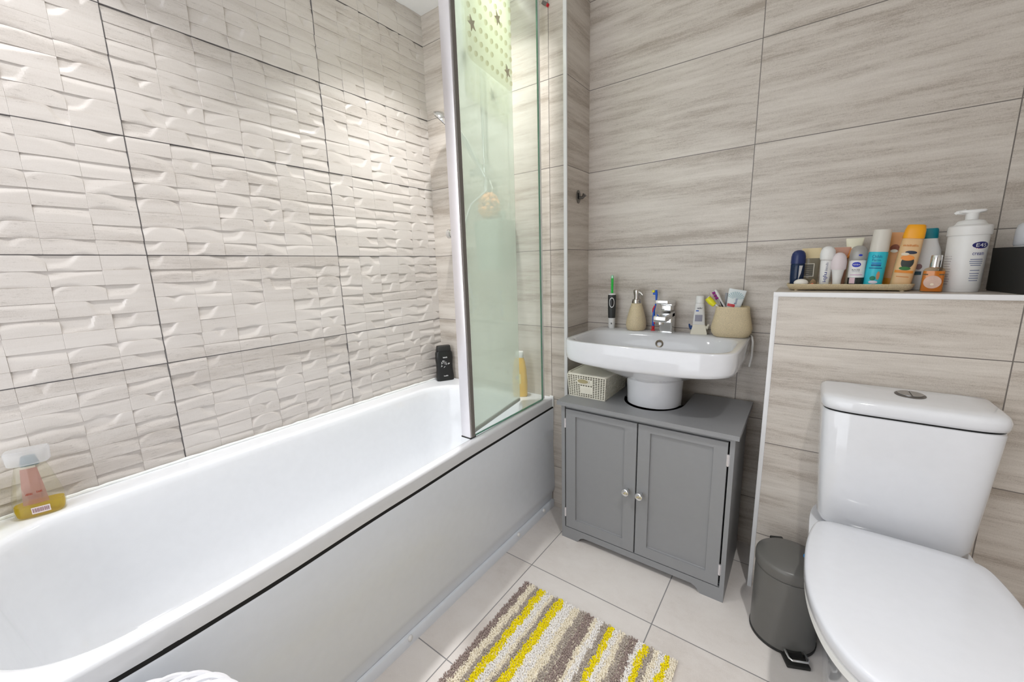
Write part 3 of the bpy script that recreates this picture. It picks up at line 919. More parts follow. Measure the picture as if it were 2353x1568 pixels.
# ------------------------------------------------------------------ things on the sink
ZS = 854
eb = thing('electric_toothbrush', 'dark grey electric toothbrush with a green head at the left of the sink', 'toothbrush', (915, 165, ZS), (0, 0, .35))
charc = mat('charcoal_grip', (0.035, 0.037, 0.037), .45)
mb = MB(); mb.lathe([(12.5, 0), (13.5, 3), (15, 45)], seg=28); mb.build('base', MT['plastic'], eb)
mb = MB(); mb.lathe([(15.2, 45), (16.2, 60), (17.5, 120), (17.5, 142), (16, 146)], seg=28); mb.build('grip', charc, eb)
mb = MB(); mb.lathe([(15.5, 146), (14, 150), (8, 153)], seg=28); mb.build('collar', MT['plastic'], eb)
mb = oval_patch(23, 44, around(17.2, 17.2, 113, .4)); mb.build('button_ring', wht, eb)
mb = oval_patch(17, 37, around(17.2, 17.2, 113, .8)); mb.build('button', MT['black'], eb)
mb = MB(); mb.lathe([(4.6, 152), (5, 156), (5.2, 205), (5.6, 225), (4, 230)], seg=16, sy=.8); mb.build('brush_head', MT['green'], eb)
mb = MB(); mb.box(-4, -9, 217, 4, -3, 229, 1); mb.build('bristles', mat('pale_green_bristle', (.45, .8, .6), .6), eb)
print_marks(6, 8, MT['black'], eb, around(14.4, 14.4, 22, .5), 6)

dp = thing('soap_dispenser', 'sandstone soap dispenser with a metal pump on the sink', 'soap dispenser', (1026, 160, ZS), (0, 0, .3))
mb = MB(); mb.lathe([(33, 0), (37, 3), (40.5, 14), (41.5, 24), (39.5, 42), (34, 66), (27.5, 90), (22.5, 106), (20.5, 112), (18, 114)], seg=40); mb.build('body', MT['stone'], dp)
pump = mat('bronzed_chrome', (0.55, 0.52, 0.49), .16, metal=1)
mb = MB(); mb.lathe([(19, 113), (19.5, 116), (17.5, 129), (12, 131), (11.5, 134)], seg=28); mb.build('collar', pump, dp)
mb = MB(); mb.lathe([(11, 133), (12, 146), (14.5, 160), (14.5, 167), (12, 170)], seg=28); mb.tube([(8, -6, 160), (19, -14, 154), (24, -18, 147)], [8, 6, 4], 12); mb.build('pump_head', pump, dp)

kb = thing('child_toothbrush', 'blue and red toothbrush standing on its suction foot on the sink', 'toothbrush', (1094, 172, ZS))
mb = MB(); mb.lathe([(9, 0), (8, 2), (5, 6), (6, 12), (6, 18), (4.5, 20)], seg=20); mb.build('suction_foot', MT['red'], kb)
mb = MB(); mb.tube([(0, 0, 18), (1, 0, 50), (1, 0, 85), (5, 0, 100), (9, 0, 118), (9, 0, 150), (7, 0, 168)], [5, 5.5, 4.5, 3.4, 3.2, 5, 4.5], 12); mb.box(-5, -4, 148, 8, 4, 158, 2); mb.build('handle', MT['blue'], kb)
mb = MB(); mb.tube([(4, -2, 28), (7, -3, 45), (6, -3, 62)], [2.5, 4, 2], 10); mb.tube([(-3, -2, 76), (-1, -3, 90), (5, -1, 104)], [2, 3.5, 3], 10); mb.build('red_grip', MT['red'], kb)
mb = MB(); mb.box(-9, -4, 158, 2, 4, 167, 1.5); mb.build('bristles', MT['yellow'], kb)

ts_ = thing('toothpaste_squeezer', 'white toothpaste squeezer stand holding a tube on the sink', 'squeezer', (1270, 168, ZS), (0, 0, .25))
mb = MB(); mb.loft([[(x * k, y * q, z) for x, y in ((-29, -20), (29, -20), (29, 20), (-29, 20))] for z, k, q in ((0, 1, 1), (4, 1, 1), (30, .78, .45), (36, .76, .36))])
mb.build('stand', MT['cream'], ts_)
for s in (-1, 1):
    mb = MB(); mb.tube([(s * 22, 0, 24), (s * 32, 0, 24)], 8, 14); mb.tube([(s * 31, 0, 24), (s * 34, -4, 38)], [4, 3], 8)
    mb.build('key', MT['cream'] if s > 0 else mat('navy_key', (.02, .06, .2), .4), ts_)
tb = thing('toothpaste_tube', 'white toothpaste tube standing cap up in the squeezer on the sink', 'toothpaste', (1270, 168, ZS + 34), (0, 0, .25))
mb = MB()
mb.loft([at_z(sell(0, 0, a, b, 2.4, 32), z) for z, a, b in ((2, 22, 1.5), (20, 21, 5), (50, 19, 9), (74, 17, 14), (84, 16, 15), (88, 13, 13))])
mb.build('tube', MT['plastic'], tb)
mb = MB(); mb.lathe([(15, 86), (16.5, 88), (15, 112), (14, 114)], seg=28); mb.build('cap', MT['plastic'], tb)
gry = mat('grey_print', (.33, .33, .40), .5)
def tubef(a, b):
    z = 40 + b; k = max(0, min(1, (z - 2) / 80)); return (a, -(1.5 + 13 * k) * math.sqrt(max(0, 1 - (a / 22) ** 2)) - 1.0, z)
patch(26, 26, lambda a, b: tubef(a - 2, b - 12)).build('label', gry, tb)
print_marks(18, 7, mat('dark_print', (.06, .06, .09), .5), tb, lambda a, b: tubef(a, b + 28), 7)
patch(10, 4, lambda a, b: tubef(a - 8, b + 17)).build('blue_mark', MT['blue'], tb)

tm = thing('tumbler', 'sandstone toothbrush tumbler at the right end of the sink', 'tumbler', (1384, 155, ZS), (0, 0, .12))
mb = MB()
prof = [(0, 50, 30), (4, 58, 36), (18, 66, 41), (34, 68, 43), (60, 63, 40), (90, 57, 37), (110, 55, 36), (113, 53, 34), (110, 51, 32), (40, 58, 36), (20, 50, 30)]
mb.loft([at_z(sell(0, 0, a, b, 3, 48), z) for z, a, b in prof]); mb.build('body', MT['stone'], tm, sharp=60)


def brush(name, label, base, tip, hm_, parts, roll=0):
    """toothbrush leaning in the tumbler; the handle runs from base to tip"""
    t = thing(name, label, 'toothbrush', base)
    v = Vector(tip) - Vector(base); L_ = v.length; q = v.normalized()
    s = q.cross(Vector((0, -1, 0))).normalized()
    P = lambda k, o=0: tuple(q * (L_ * k) + s * o)
    MB().tube([P(0), P(.35), P(.6), P(.75), P(.86), P(1)], [4.5, 5, 4, 3, 5.5, 5], 12).build('handle', hm_, t)
    return t, P, q, s
pnk = mat('pink_plastic', (.75, .25, .30), .4); pur = mat('purple_print', (.28, .01, .22), .4)
t, P, q, s = brush('toothbrush', 'white and purple toothbrush leaning left in the sandstone tumbler', (1402, 170, ZS + 24), (1322, 158, ZS + 172), MT['plastic'], None)
for k in range(3):
    mb = MB(); c = Vector(P(.82 + .065 * k, -3)); mb.tube([c, c - s * 11], 4.4, 8); mb.build('bristle_block', pur, t)
mb = MB(); mb.tube([P(.5, -4), P(.62, -4), P(.72, -3.5)], [3, 3.5, 2], 10); mb.build('grip', MT['black'], t)
t, P, q, s = brush('toothbrush', 'pink toothbrush with a pale head behind the yellow one in the tumbler', (1398, 180, ZS + 26), (1312, 172, ZS + 166), MT['plastic'], None)
mb = MB(); c0_ = Vector(P(.82, -3)); c1_ = Vector(P(1.0, -3)); mb.tube([c0_ - s * 5, c1_ - s * 5], 8, 10); mb.build('head_cover', mat('pale_pink_cover', (.72, .58, .56), .4), t)
mb = MB(); mb.tube([P(.5, 3), P(.6, 3.5), P(.7, 3)], [3, 4, 2], 10); mb.build('grip', pnk, t)
t, P, q, s = brush('toothbrush', 'toothbrush with a bright yellow head cover in the tumbler', (1424, 138, ZS + 24), (1302, 143, ZS + 146), MT['plastic'], None)
mb = MB(); c0_ = Vector(P(.78, -2)); c1_ = Vector(P(.99, -2)); mb.tube([c0_ - s * 2, (c0_ + c1_) / 2 - s * 3, c1_ - s * 2], [9, 12, 11], 12); mb.build('head_cover', MT['yellow'], t)
t, P, q, s = brush('toothbrush', 'grey toothbrush standing rearmost in the middle of the tumbler', (1352, 183, ZS + 24), (1358, 183, ZS + 160), mat('grey_brush', (.35, .36, .38), .3), None)
t2 = thing('toothpaste_tube', 'silver-white toothpaste tube leaning right in the sandstone tumbler', 'toothpaste', (1374, 153, ZS + 40), (0, .17, .1))
foil = mat('foil_white', (.72, .77, .78), .3)
mb = MB(); mb.loft([at_z(sell(0, 0, a, b, 2.6, 32), z) for z, a, b in ((0, 13, 5), (14, 14, 6), (50, 20, 8), (90, 25, 6), (122, 28, 1.6), (136, 28, 1.4))]); mb.build('tube', foil, t2)
def t2f(a, b):
    z = 92 + b; d = 12 - (z - 50) * .145 if z > 50 else 12; return (a, -max(1.6, d) * math.sqrt(max(0, 1 - (a / 27) ** 2)) - 1, z)
rays = mat('teal_ray', (.35, .52, .55), .4); mb = MB()
for k in range(11):
    a = -1.2 + k * .24; d0 = Vector((math.sin(a), math.cos(a))); n0 = Vector((d0.y, -d0.x))
    q_ = [d0 * 8 - n0 * .3, d0 * 8 + n0 * .3, d0 * 30 + n0 * 1.6, d0 * 30 - n0 * 1.6]
    mb.add([t2f(max(-26, min(26, p.x)), p.y + 6) for p in q_], [(0, 1, 2, 3)])
mb.build('ray_print', rays, t2, smooth=False)
text('Boots', 20, 8, mat('navy_print', (.02, .06, .22), .4), t2, lambda a, b: t2f(-b + 3, a + 2))
mb = patch(24, 10, lambda a, b: t2f(a - 9, b - 15)); mb.build('red_band', MT['red'], t2)

# ================================================================== wall hook on the return wall
hk = thing('robe_hook', 'dark oval metal robe hook on the narrow return wall left of the sink', 'hook', (782, 102, 1416))
mb = MB(); mb.loft([[(x, r * .62 * math.cos(2 * PI * k / 28), r * math.sin(2 * PI * k / 28)) for k in range(28)] for x, r in ((0, 27), (3, 27), (5, 24), (5.5, 12))])
pl_ = mb.build('plate', MT['dark_metal'], hk)
mb = MB()
for k in (-1, 0, 1): mb.box(5, -9 + k * 5 - 1, -10, 6.3, -9 + k * 5 + 1, 14)
mb.build('slots', MT['gap'], pl_)
mb = MB(); mb.tube([(4, 2, -4), (20, 2, -6), (26, 2, 2), (30, 2, 6)], [7, 6, 7.5, 10], 14); mb.build('peg', MT['dark_metal'], hk)

# ================================================================== toilet
tl = thing('toilet', 'white close-coupled toilet with closed lid in front of the boxing', 'toilet', (1822, -38, 0))
def tx(l, z, dy=0): return [(x, y + dy, z) for x, y in l]
# local frame: x from the centre line, y from the boxing face (negative towards the room)
def cist(a, b0, b1, p=7): return sell(0, (b0 + b1) / 2, a, (b1 - b0) / 2, p, 72, 14)
mb = MB()
mb.loft([tx(cist(120, -140, -2), 404), tx(cist(140, -158, -2), 412), tx(cist(149, -166, -2), 432), tx(cist(157, -177, -2, 5.5), 560), tx(cist(165, -186, -2, 5.5), 733), tx(cist(163, -184, -2, 5.5), 739)])
mb.build('cistern', MT['ceramic'], tl)
mb = MB(); mb.loft([tx(cist(161, -182, -3, 5.5), 738), tx(cist(161, -182, -3, 5.5), 744)]); mb.build('lid_gap', MT['gap'], tl, label='dark gap under the cistern lid')
mb = MB()
mb.loft([tx(cist(163, -184, -1, 5.2), 743), tx(cist(167, -189, -1, 5.2), 745), tx(cist(168.5, -191, -1, 5.2), 752), tx(cist(168.5, -191, -1, 5.2), 764), tx(cist(165, -187, -1, 5), 773), tx(cist(158, -180, -3, 5), 777.5), tx(cist(120, -150, -10), 778.5), tx(cist(40, -100, -60), 779)])
mb.build('cistern_lid', MT['ceramic'], tl, sharp=60)
fb = MB(); fb.loft([at_z(sell(13, -70, r, r * 1.12, 2, 32), z) for r, z in ((30, 777), (30, 780), (28, 781.5))])
fbo = fb.build('flush_plate', MT['dark_metal'], tl)
for s in (-1, 1):
    pts = [(13 + s * 1.2 + s * 24 * math.sin(a), -70 + 26 * math.cos(a)) for a in [PI * k / 16 for k in range(17)]]
    MB().prism(pts, 781, 783.5, 'z').build('flush_button', mat('dull_chrome', (.42, .42, .42), .2, metal=1) if s < 0 else bpy.data.materials['dull_chrome'], fbo)
mb = MB()
def pan(a, yb_, yf, p=2.6): return sell(0, (yb_ + yf) / 2, a, (yb_ - yf) / 2, p, 72, 6)
mb.loft([tx(pan(98, -30, -500, 3), 0), tx(pan(100, -28, -510, 3), 20), tx(pan(101, -20, -530), 120), tx(pan(103, -10, -565), 200), tx(pan(108, -6, -600), 272), tx(pan(135, -5, -622), 322), tx(pan(156, -4, -636), 352), tx(pan(165, -4, -650), 385), tx(pan(163, -4, -648), 396), tx(pan(150, -10, -630), 398)])
mb.build('pan', MT['ceramic'], tl)


def d_shape(grow, n=56):
    half = [(-207, 0), (-208, 60), (-211, 112), (-215, 130), (-223, 145), (-236, 154), (-262, 161), (-300, 168), (-350, 173.5), (-400, 175.5), (-450, 175), (-500, 171), (-550, 162), (-600, 147), (-640, 127), (-670, 102), (-690, 72), (-700, 38), (-703, 0)]
    fine = []
    for i in range(len(half) - 1):
        p0, p1, p2, p3 = half[max(0, i - 1)], half[i], half[i + 1], half[min(len(half) - 1, i + 2)]
        if i == 0: p0 = (p2[0], -p2[1])
        if i + 2 >= len(half): p3 = (p1[0], -p1[1])
        for q in range(4):
            t = q / 4
            fine.append(tuple(.5 * (2 * b + (c - a) * t + (2 * a - 5 * b + 4 * c - d) * t * t + (3 * b - a - 3 * c + d) * t ** 3) for a, b, c, d in zip(p0, p1, p2, p3)))
    half = fine + [half[-1]]
    pts = [(w_, y) for y, w_ in half] + [(-w_, y) for y, w_ in half[-2:0:-1]]
    cy = -450
    return [(x * (175 + grow) / 175, cy + (y - cy) * (240 + grow) / 240) for x, y in pts]
mb = MB(); mb.loft([tx(d_shape(-6), 399), tx(d_shape(-3), 401), tx(d_shape(-3), 416), tx(d_shape(-6), 418)]); mb.build('seat', MT['plastic'], tl)
mb = MB(); mb.loft([tx(d_shape(-8), 418), tx(d_shape(-8), 422)]); mb.build('seat_gap', MT['seal'], tl)
mb = MB(); mb.loft([tx(d_shape(-3), 421), tx(d_shape(0), 424), tx(d_shape(0), 443), tx(d_shape(-2), 447.5), tx(d_shape(-6), 450), tx(d_shape(-30), 451.5), tx(d_shape(-110), 452)])
mb.build('toilet_lid', mat('white_toilet_seat', (.68, .695, .74), .12, coat=.3), tl, sharp=60)

# ================================================================== pedal bin
bn = thing('pedal_bin', 'small dark grey pedal bin between the boxing and the toilet', 'bin', (1625, -184, 0), (0, 0, .42))
mb = MB(); mb.lathe([(82, 0), (86, 2), (86, 9), (84, 10)], seg=48); mb.build('base_ring', MT['soft_black'], bn)
mb = MB(); mb.lathe([(84.5, 9), (84.5, 228), (82, 230)], seg=56); mb.build('body', MT['bin'], bn)
mb = MB(); mb.lathe([(82, 229), (82, 233)], seg=48); mb.build('rim_gap', MT['gap'], bn)
mb = MB(); mb.lathe([(85.5, 232), (86.5, 234), (86.5, 256), (85, 262), (80, 266), (60, 271.5), (30, 274), (4, 274.6)], seg=56); mb.build('lid', MT['bin'], bn, sharp=70)
mb = MB(); mb.box(-34, -122, 0, 26, -70, 10, 3); mb.prism([(-30, 0), (22, 0), (16, 22), (-24, 22)], -92, -80); mb.build('foot', MT['soft_black'], bn)
mb = MB(); mb.tube([(-26, -84, 22), (-26, -112, 24), (-22, -118, 24), (18, -118, 24), (22, -112, 24), (22, -84, 22)], 3.2, 10); mb.build('pedal', MT['chrome'], bn)
mb = MB(); mb.box(-18, 80, 215, 18, 97, 262, 3); mb.build('hinge', MT['soft_black'], bn)
mb = MB(); mb.tube([(42 + 9 * math.cos(a), -12 + 13 * math.sin(a), 276.5 + 3 * math.cos(a)) for a in [2 * PI * k / 20 for k in range(20)]], 2.4, 8, closed=True)
mb.build('bag_tie', mat('sky_blue_plastic', (.02, .28, .70), .4), bn, label='blue bag tie')

# ================================================================== striped rug
rg = thing('bath_rug', 'shaggy cream rug with yellow and grey stripes on the floor tiles', 'rug', (1130, -870, 0))
STR = [(869, 'm'), (889, 'c'), (913, 'g'), (928, 'y'), (952, 'w'), (974, 'c'), (986, 'g'), (1001, 'y'), (1027, 'w'), (1060, 'c'), (1085, 'g'), (1107, 'm'), (1136, 'c'), (1148, 'w'), (1168, 'g'), (1187, 'y'), (1205, 'w'), (1222, 'c'), (1238, 'g'), (1256, 'm'), (1276, 'w'), (1291, 'y'), (1310, 'g'), (1326, 'c'), (1341, 'w'), (1355, 'y'), (1371, 'c'), (1392, None)]
pile = {'m': (0.36, 0.285, 0.26), 'g': (0.47, 0.41, 0.36), 'y': (0.92, 0.76, 0.015), 'c': (0.92, 0.83, 0.68), 'w': (0.93, 0.88, 0.85)}
keys = list(pile)
pm = [mat({'m': 'mauve', 'g': 'taupe', 'y': 'yellow', 'c': 'cream', 'w': 'white'}[k] + '_pile', pile[k], .9, noise=.12, nscale=150, spec=.1) for k in keys]
def rug(x, y): return (x - 1130, y + 870)
mb = MB(); X0, X1, Y0, Y1 = 871, 1390, -1290, -476
mb.box(X0 - 1130, Y0 + 870, .5, X1 - 1130, Y1 + 870, 6, 2); mb.build('backing', pm[3], rg)
mb = MB(); rr = random.Random(4)
y = Y1 + 2
def wob(x, y): return 1.6 * math.sin(y * .045 + x * .02) + 1.5 * math.sin(y * .13 + x * .11) + rr.uniform(-1.8, 1.8)
while y > Y0:
    stp = 4.0 if y > -1090 else 9
    x = X0 - 2
    while x < X1 + 2:
        xx = x + rr.uniform(-1.8, 1.8); yy = y + rr.uniform(-1.8, 1.8)
        xs = xx + wob(xx, yy); col = 'm'
        for a, c in STR:
            if c and xs >= a: col = c
        mb.m = keys.index(col)
        hgt = rr.uniform(11, 14); r0 = stp * .55; r1 = stp * .60
        dx, dy = rr.uniform(-4, 4), rr.uniform(-4.5, 3)
        a0 = rr.uniform(0, 2)
        b_ = [(xx - 1130 + r0 * math.cos(a0 + k * 2.094), yy + 870 + r0 * math.sin(a0 + k * 2.094), 4) for k in range(3)]
        t_ = [(xx - 1130 + dx + r1 * math.cos(a0 + k * 2.094), yy + 870 + dy + r1 * math.sin(a0 + k * 2.094), hgt) for k in range(3)]
        mb.add(b_ + t_ + [(xx - 1130 + dx * 1.1, yy + 870 + dy * 1.1, hgt + .7)], [(0, 1, 4, 3), (1, 2, 5, 4), (2, 0, 3, 5), (3, 4, 6), (4, 5, 6), (5, 3, 6)])
        x += stp
    y -= stp
mb.m = 0
mb.build('pile', pm, rg, kind='stuff', sharp=180)

# ================================================================== toiletries on the ledge
ZL = 1033.5
def LX(x): return 1593.9 + (x - 1593.9) * 1.0127
def yaw(x, y=100): return math.atan2(1593.9 - x, 1500 + y)


tr = thing('stone_tray', 'long narrow sandstone tray holding toiletries on the ledge', 'tray', (LX(1691), 96, ZL))
mb = MB(); NT = 96
def tray_z(o, z, bow=0): return [(x, y, z + bow * (1 - (x / 148) ** 2)) for x, y in o]
mb.loft([tray_z(sell(0, 0, 134, 44, 5, NT), 0.2, 4), tray_z(sell(0, 0, 141, 49, 5, NT), 3, 3), tray_z(sell(0, 0, 147, 54, 5, NT), 12, 2), tray_z(sell(0, 0, 149, 56, 5, NT), 19), tray_z(sell(0, 0, 147, 54.5, 5, NT), 20.5), tray_z(sell(0, 0, 144, 52, 5, NT), 19), tray_z(sell(0, 0, 138, 48, 5, NT), 12), tray_z(sell(0, 0, 60, 20, 4, NT), 11)])
mb.build('tray', MT['stone'], tr, sharp=60)
for sx_ in (-1, 1):
    for sy_ in (-1, 1):
        MB().lathe([(5, -.2), (5, 5)], (sx_ * 122, sy_ * 34, 0), 14).build('foot', MT['stone'], tr)
ZT = ZL + 12.5


def stand(name, label, cat, x80, y, base, lean=0.0, turn=0.0, group=None):
    x = LX(x80); return thing(name, label, cat, (x, y, base), (0, lean, yaw(x, y) + turn), group)


GD = 'roll-on deodorants on the stone tray'
navy = mat('navy_plastic', (.012, .025, .11), .3)
navyc = clear_mat('navy_clear', (.10, .17, .33), haze=.45, haze_col=(.03, .08, .2))
d = stand('deodorant', 'roll-on deodorant with a navy blue dome cap at the left end of the tray', 'deodorant', 1568, 98, ZT, group=GD)
MB().lathe([(15, 0), (17, 2), (18.5, 30), (19, 68), (16, 72)], seg=32, sy=.8).build('bottle', navyc, d)
MB().lathe([(19.6, 70), (19.8, 74), (19.5, 92), (17.5, 102), (13, 109), (6, 112.5), (1, 113)], seg=32, sy=.85).build('cap', navy, d, sharp=70)
mb = MB(); mb.add([(4, -15.6, 64), (13, -12.4, 64), (10, -13.5, 40), (4, -15.6, 18)], [(0, 1, 2, 3)]); mb.build('silver_print', mat('silver_print', (.55, .55, .55), .3), d, smooth=False)

d = stand('cosmetic_sachet', 'clear sachet with a cream header behind the navy deodorant', 'sachet', 1600, 136, ZT)
MB().loft([at_z(sell(0, 0, a, b, 2.5, 24), z) for z, a, b in ((0, 22, 9), (30, 23, 11), (70, 24, 6), (88, 24, 1.5))]).build('pouch', clear_mat('grey_pouch', (.8, .78, .7), haze=.45, haze_col=(.45, .42, .34)), d)
MB().loft([at_z(sell(0, 0, a, b, 2.5, 24), z) for z, a, b in ((86, 24.5, 2), (112, 25, 1.6), (118, 25, 1.5))]).build('header', mat('cream_card', (.80, .66, .40), .6), d)
mb = MB()
for k in range(6): mb.box(-14, -12.4, 30 + k * 6.5, 8, -11.8, 33 + k * 6.5)
mb.build('stripe_print', mat('dark_stripe', (.12, .12, .11), .5), d)
mb = MB()
for a in ((-17, 28, 11, 30), (-17, 68, 11, 70), (9, 28, 11, 70)): mb.box(a[0], -12.2, a[1], a[2], -11.6, a[3])
mb.build('frame_print', MT['cream'], d)

d = stand('soap_shell', 'white rounded soap lying at the left front of the tray', 'soap', 1581, 62, ZT)
mb = MB(); mb.ball((0, 0, 11), (19, 12, 12), 24, 14, z0=-.92); mb.build('soap', mat('white_soap', (.80, .77, .70), .5), d)
d = stand('sea_shell', 'small brown striped sea shell at the front of the tray', 'shell', 1605, 62, ZT)
mb = MB()
for k in range(9):
    a = -1.0 + k * .25
    mb.tube([(-6, 0, 3), (8 * math.cos(a) , -3, 10 + 9 * math.sin(a)), (12 * math.cos(a), 0, 10 + 13 * math.sin(a))], [1.5, 3.4, 2.6], 8)
mb.build('shell', mat('shell_brown', (.30, .20, .11), .45, noise=.6, nscale=120), d)
mb = MB(); mb.tube([(0, -5, 6), (5, -6, 9), (9, -4, 4)], [1.5, 2.2, 1.5], 8); mb.build('stripe', mat('coral_stripe', (.75, .2, .1), .5), d)

d = stand('deodorant', 'tall white roll-on deodorant with a round cap and vertical lettering', 'deodorant', 1638, 84, ZT, .02, group=GD)
MB().lathe([(10.5, 0), (12, 2), (12.5, 20), (15, 60), (15.5, 76), (13, 80)], seg=32).build('bottle', MT['plastic'], d)
MB().lathe([(16, 78), (18.5, 84), (19.2, 98), (17.5, 109), (12.5, 117), (6, 120.5), (1, 121)], seg=32).build('cap', MT['plastic'], d, sharp=70)
nvp = mat('navy_print', (.02, .03, .22), .5)
text('iqlu', 30, 13, nvp, d, lambda a, b: (-b * .9 + 1, -14.0, 28 + a))
print_marks(26, 8, mat('silver_grey_print', (.4, .4, .46), .5), d, lambda a, b: (-b * .9 + 1, -15.8, 60 + a), 8)

d = stand('deodorant', 'short pinkish white roll-on deodorant with a narrow bottle', 'deodorant', 1668, 80, ZT, group=GD)
MB().lathe([(9, 0), (10, 2), (11, 20), (14.5, 44), (16, 50)], seg=32).build('bottle', MT['plastic'], d)
MB().lathe([(18, 50), (19, 54), (19.3, 74), (17, 88), (11, 97), (5, 100.5), (1, 101)], seg=32).build('cap', mat('pale_pink_cap', (.74, .66, .68), .35), d, sharp=70)

d = stand('cream_tube', 'peach cream tube showing behind the white deodorants', 'tube', 1674, 134, ZT)
MB().loft([at_z(sell(0, 0, a, b, 2.5, 28), z) for z, a, b in ((0, 15, 14), (25, 17, 14), (80, 20, 8), (108, 22, 2), (117, 22, 1.5))]).build('tube', mat('peach_plastic', (.66, .36, .26), .4), d)
mb = MB(); mb.tube([(16, -9, 84), (22, -9, 96), (23, -7, 112)], [4, 5, 2], 8); mb.build('orange_print', mat('orange_print', (.72, .25, .04), .5), d)

d = stand('cream_tube', 'pale cream tube with its flat crimped end up behind the tray row', 'tube', 1703, 138, ZT)
MB().loft([at_z(sell(0, 0, a, b, 2.6, 28), z) for z, a, b in ((0, 14, 13), (40, 15, 13), (100, 16, 9), (128, 20, 3), (139, 21.5, 1.6), (143, 21.5, 1.6))]).build('tube', mat('ivory_plastic', (.80, .77, .60), .4), d)

d = stand('deodorant', 'roll-on deodorant with a clear dome cap and blue oval badge', 'deodorant', 1711, 82, ZT, group=GD)
MB().lathe([(17, 0), (19, 2), (19, 26)], seg=36, sy=.85).build('bottle', mat('black_green', (.02, .028, .026), .2), d)
MB().lathe([(19.1, 26), (19.3, 30), (19.3, 75), (17, 77)], seg=36, sy=.85).build('label', MT['plastic'], d)
MB().lathe([(18.5, 77), (20.5, 80), (20.5, 96), (18.5, 108), (13, 115.5), (6, 118.5), (1, 119)], seg=36, sy=.85).build('cap', clear_mat('frosted_cap', (.85, .85, .85), haze=.55, haze_col=(.66, .65, .64)), d, sharp=70)
MB().lathe([(12, 78), (13, 90), (8, 101), (1, 104)], seg=24).build('ball', MT['plastic'], d)
rb = mat('royal_blue_print', (.01, .03, .45), .4)
ov = oval_patch(21, 15, around(19.3, 16.4, 64, .4, -.1)).build('oval_badge', rb, d)
text('NIVEA', 16, 4.2, wht, ov, around(19.3, 16.4, 64, .9, -.1))
text('BLACK&', 18, 4.5, MT['black'], d, around(19.3, 16.4, 49, .5, -.1))
text('WHITE', 18, 3.5, gry, d, around(19.3, 16.4, 44, .5, -.1))
oval_patch(9, 5.5, around(20.5, 17.4, 91, .5, .25)).build('cap_badge', rb, d)
patch(30, 1.2, around(19.3, 16.4, 34, .4)).build('magenta_line', mat('magenta_print', (.5, .04, .4), .5), d)
patch(14, 17, around(19.0, 16.2, 17, .5, -.45)).build('pink_panel', mat('pink_panel', (.72, .52, .58), .5), d)

d = stand('lotion_bottle', 'turquoise bottle with a frosted white cap leaning slightly on the tray', 'bottle', 1749, 80, ZT, .052)
tq = mat('turquoise_print', (.03, .50, .62), .35)
MB().lathe([(19, 0), (21, 2), (21.5, 50), (21.5, 96), (20, 99)], seg=36, sy=.85).build('bottle', tq, d)
MB().lathe([(20.5, 99), (21, 102), (20, 158), (19.5, 161), (17, 162)], seg=36, sy=.85).build('cap', mat('frosted_white_cap', (.66, .63, .57), .4), d)
dbl = mat('dark_blue_print', (.01, .12, .30), .5)
text('Childs', 22, 8, dbl, d, around(21.6, 18.4, 86, .5, -.05)); text('Farm', 19, 7, dbl, d, around(21.6, 18.4, 76, .5, -.05))
patch(22, 3, around(21.6, 18.4, 67, .5)).build('print_line', mat('mid_blue_print', (.02, .2, .6), .5), d)
patch(22, 5, around(21.6, 18.4, 61, .5)).build('print_line', dbl, d); patch(30, 2.5, around(21.6, 18.4, 53, .5)).build('print_line', dbl, d)
oval_patch(13, 13, around(21.6, 18.4, 24, .5, -.1)).build('green_print', mat('deep_green_print', (.01, .2, .12), .5), d)
oval_patch(8, 24, around(21.6, 18.4, 32, .6, .4)).build('tan_print', mat('tan_print', (.55, .27, .14), .5), d)
oval_patch(20, 9, around(21.6, 18.4, 13, .7, .02)).build('white_print', mat('lilac_white_print', (.68, .66, .76), .5), d)

d = stand('cream_tube', 'orange tube wedged behind the turquoise and the orange-capped bottles', 'tube', 1791, 128, ZT, .07)
orn = mat('orange_tube', (.74, .36, .14), .4)
MB().loft([at_z(sell(0, 0, a, b, 3, 28), z) for z, a, b in ((22, 18, 14), (30, 19, 14), (90, 21, 10), (140, 23, 3), (153, 23.5, 1.6))]).build('tube', orn, d)
MB().lathe([(16, 0), (17, 2), (16.5, 22)], seg=24).build('cap', mat('deep_orange', (.72, .28, .02), .4), d)
oval_patch(20, 22, lambda a, b: (a - 6, -10.5 - (0 if b > 0 else 1.8), 108 + b)).build('brown_print', mat('chestnut_print', (.25, .07, .03), .5), d)
oval_patch(16, 9, lambda a, b: (a - 6, -12.4, 100 + b)).build('cream_print', MT['cream'], d)

d = stand('shampoo_bottle', 'tall tan bottle with a bright orange cap leaning right on the tray', 'bottle', 1808, 82, ZT, .10)
tan = mat('tan_plastic', (.72, .47, .24), .35)
rect_bottle(d, 'bottle', tan, [(0, 20, 14), (2, 22, 16), (60, 23, 16.5), (110, 22.5, 16), (131, 21.5, 15), (134, 19, 13)], p=3)
rect_bottle(d, 'cap', mat('bright_orange', (.88, .38, .01), .35), [(133, 21.5, 15.5), (136, 22.5, 16), (155, 21.5, 15.5), (168, 18.5, 13), (170, 16, 11)], p=3)
obr = mat('orange_brown_print', (.62, .23, .05), .5)
def tf(z, dx=0):
    return lambda a, b: (a + dx, -16.6 * max(.05, (1 - min(.99, abs((a + dx) / 23)) ** 3)) ** (1 / 3) - .6, z + b)
print_marks(32, 6, obr, d, tf(114), 9)
patch(38, 7, tf(42)).build('orange_band', mat('orange_band_print', (.75, .26, .03), .5), d)
